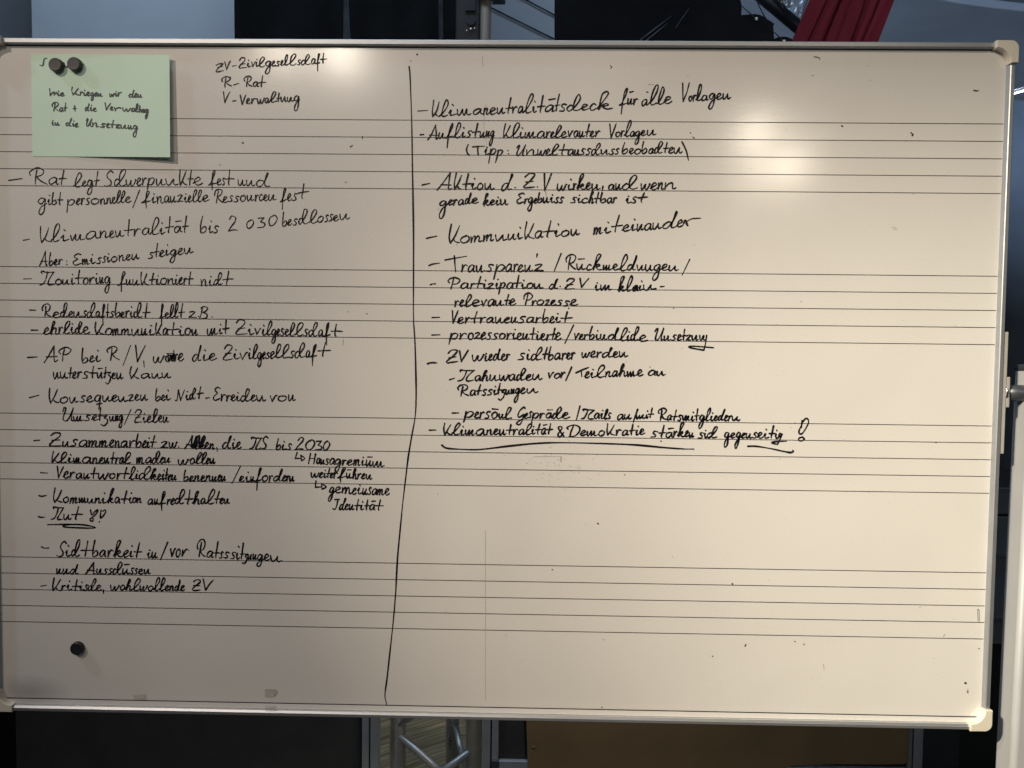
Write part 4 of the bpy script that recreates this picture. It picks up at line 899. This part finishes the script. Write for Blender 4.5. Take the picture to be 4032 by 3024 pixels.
# ------------------------------------------------------------------ sticky note, magnets, tape
NP = [(122, 212), (667, 216), (670, 619), (128, 615)]       # corners of the note in the photo
nn0 = [at(*p, 0) for p in NP]
LIFT = .0105
def note_pt(u, v, off=0.0):
    p = nn0[0].lerp(nn0[1], u).lerp(nn0[3].lerp(nn0[2], u), v)
    l = .0006 + LIFT * (max(0, (u - .15)) / .85) ** 1.6 * (.75 + .25 * v)
    # keep the outline where the photo has it although the sheet stands off the board
    s = 1 - l / 1.32
    return Vector((CAM_LOC.x + (p.x - CAM_LOC.x) * s, -l - off, CAM_LOC.z + (p.z - CAM_LOC.z) * s))
note = empty('sticky_note', 'pale green paper note with dark handwriting held by two magnets, upper left', 'note', note_pt(.5, 1))
NU, NV = 24, 12; vs = []; fs = []
for sd in (0, 1):
    for j in range(NV + 1):
        for i in range(NU + 1): vs.append(note_pt(i / NU, j / NV, .0 if sd == 0 else -.0003))
N1 = (NU + 1) * (NV + 1)
for sd in (0, 1):
    for j in range(NV):
        for i in range(NU):
            a_ = sd * N1 + j * (NU + 1) + i; f = (a_, a_ + NU + 1, a_ + NU + 2, a_ + 1); fs.append(f if sd == 0 else f[::-1])
rim = [j * (NU + 1) for j in range(NV + 1)] + [NV * (NU + 1) + i for i in range(1, NU + 1)] + [j * (NU + 1) + NU for j in range(NV - 1, -1, -1)] + [i for i in range(NU - 1, 0, -1)]
for i in range(len(rim)):
    a_, b_ = rim[i], rim[(i + 1) % len(rim)]; fs.append((a_, a_ + N1, b_ + N1, b_))
o = obj('paper', vs, fs, M['paper']); keep(o, note)
def note_surf(x, y):
    u = (x - 122 - (y - 212) * .012) / 544; v = (y - 212 - (x - 122) * .008) / 403
    return note_pt(u, v, .0001)
NL = [
 [('l', 'V', [(240, 115), (210, 118), (196, 160), (190, 205), (174, 222), (140, 210)])],
 [('l', 'V', [(478, 240), (482, 190), (498, 180), (515, 238), (545, 240), (560, 200)])],
 [('l', 'V', [(755, 212), (788, 206)])],
 [('l', 'V', [(284, 562), (290, 612), (294, 664), (294, 664), (325, 625), (352, 608), (350, 655), (350, 655), (388, 615), (400, 650)]), ('w', 'V', 'i e', [400, 440, 512], 662, 672, 52, 100),
  ('w', 'V', 'K r i e g e u', [610, 735, 785, 830, 895, 950, 1000, 1070], 650, 680, 50, 105, 65), ('w', 'V', 'w i r', [1175, 1260, 1295, 1365], 680, 662, 50, 85), ('w', 'V', 'd e u', [1465, 1545, 1595, 1665], 685, 692, 52, 118)],
 [('w', 'V', 'R a t', [310, 430, 495, 545], 892, 894, 52, 122), ('l', 'V', [(635, 857), (680, 852)]), ('l', 'V', [(655, 815), (662, 895)]), ('w', 'V', 'd i e', [810, 885, 930, 990], 885, 902, 52, 105),
  ('w', 'V', 'V e r w a l t u u g', [1095, 1185, 1240, 1370, 1500, 1560, 1605, 1640, 1680, 1710, 1755], 876, 918, 52, 115, 95)],
 [('w', 'V', 'i u', [315, 360, 440], 1105, 1106, 52, 85), ('w', 'V', 'd i e', [520, 625, 660, 715], 1112, 1132, 52, 130),
  ('w', 'V', 'U n s e t z u u g', [825, 915, 1025, 1130, 1185, 1260, 1340, 1450, 1525, 1600], 1115, 1172, 58, 115, 125)],
]
for ops in NL: write_line(ops, 5.0, M['ink_note'], note, note_surf, .07)
def magnet(px, py, r_, y0, h, m, label):
    c_ = at(px, py, y0 - h * .6); c_.y = y0
    e = empty('magnet', label, 'magnet', c_, 'round board magnets')
    bm = bmesh.new(); n = 36
    prof = [(r_ * .97, 0), (r_, -h * .12), (r_ * .98, -h * .78), (r_ * .94, -h * .94), (r_ * .86, -h), (r_ * .80, -h * .985), (r_ * .4, -h * .975)]
    rings = [[bm.verts.new((c_.x + rr * math.cos(2 * math.pi * i / n), c_.y + yy, c_.z + rr * math.sin(2 * math.pi * i / n))) for i in range(n)] for rr, yy in prof]
    for k_ in range(len(rings) - 1):
        for i in range(n): bm.faces.new((rings[k_][i], rings[k_][(i + 1) % n], rings[k_ + 1][(i + 1) % n], rings[k_ + 1][i]))
    bm.faces.new(rings[-1]); bm.faces.new(rings[0])
    o = obj_bm('magnet_body', bm, m, smooth=True); keep(o, e)
lift_at = lambda px, py: -note_surf(px, py).y
magnet(220, 256, .0122, -lift_at(225, 256) - .0006, .0085, M['magnet'], 'dark grey round magnet on the green note, the left of the pair')
magnet(293, 253, .0122, -lift_at(305, 253) - .0006, .0085, M['magnet'], 'dark grey round magnet on the green note, the right of the pair')
magnet(303, 2553, .0118, -.0002, .0080, M['magnet_black'], 'black round magnet alone near the lower left corner of the board')

def tape_mat():
    m = bpy.data.materials.new('clear_tape'); m.use_nodes = True
    nt = m.node_tree; b = nt.nodes['Principled BSDF']
    n = nt.nodes.new('ShaderNodeTexNoise'); n.inputs['Scale'].default_value = 60
    tc = nt.nodes.new('ShaderNodeTexCoord'); nt.links.new(tc.outputs['Object'], n.inputs[0])
    mr = nt.nodes.new('ShaderNodeMapRange'); mr.inputs[3].default_value = .07; mr.inputs[4].default_value = .22
    nt.links.new(n.outputs['Fac'], mr.inputs[0]); nt.links.new(mr.outputs[0], b.inputs['Alpha'])
    b.inputs['Base Color'].default_value = (.36, .36, .32, 1); b.inputs['Roughness'].default_value = .3
    return m
M['tape'] = tape_mat()
def tape(pts_px, y, label):
    pts = [(at(px, py, y).x, at(px, py, y).z) for px, py in pts_px]
    o = extrude_xz('tape_strip', pts, y - .0003, y, M['tape']); tag(o, label, 'tape', 'clear tape scraps'); return o
t1 = tape([(1043, 2715), (1085, 2714), (1092, 2720), (1091, 2730), (1083, 2738), (1080, 2746), (1043, 2746)], -.0006, 'small clear tape scrap with a folded dark corner above the bottom rail')
pen = Pen(); line(pen, 'X', [(1076, 2716), (1088, 2718), (1092, 2726), (1084, 2738), (1076, 2722)], 2.2); line(pen, 'X', [(1044, 2715), (1085, 2714)], 1.4); line(pen, 'X', [(1080, 2740), (1088, 2730)], 4)
o = pen.build('folded_corner', M['ghost'], wb); o.parent = t1; o.location = (0, -.0004, 0)
tape([(1043, 2779), (1090, 2780), (1090, 2800), (1043, 2799)], -.0120, 'clear tape scrap stuck on the bottom rail below the folded one')
tape([(524, 2735), (574, 2732), (578, 2757), (526, 2756)], -.0022, 'longer clear tape scrap at the bottom rail nearer the lone magnet')
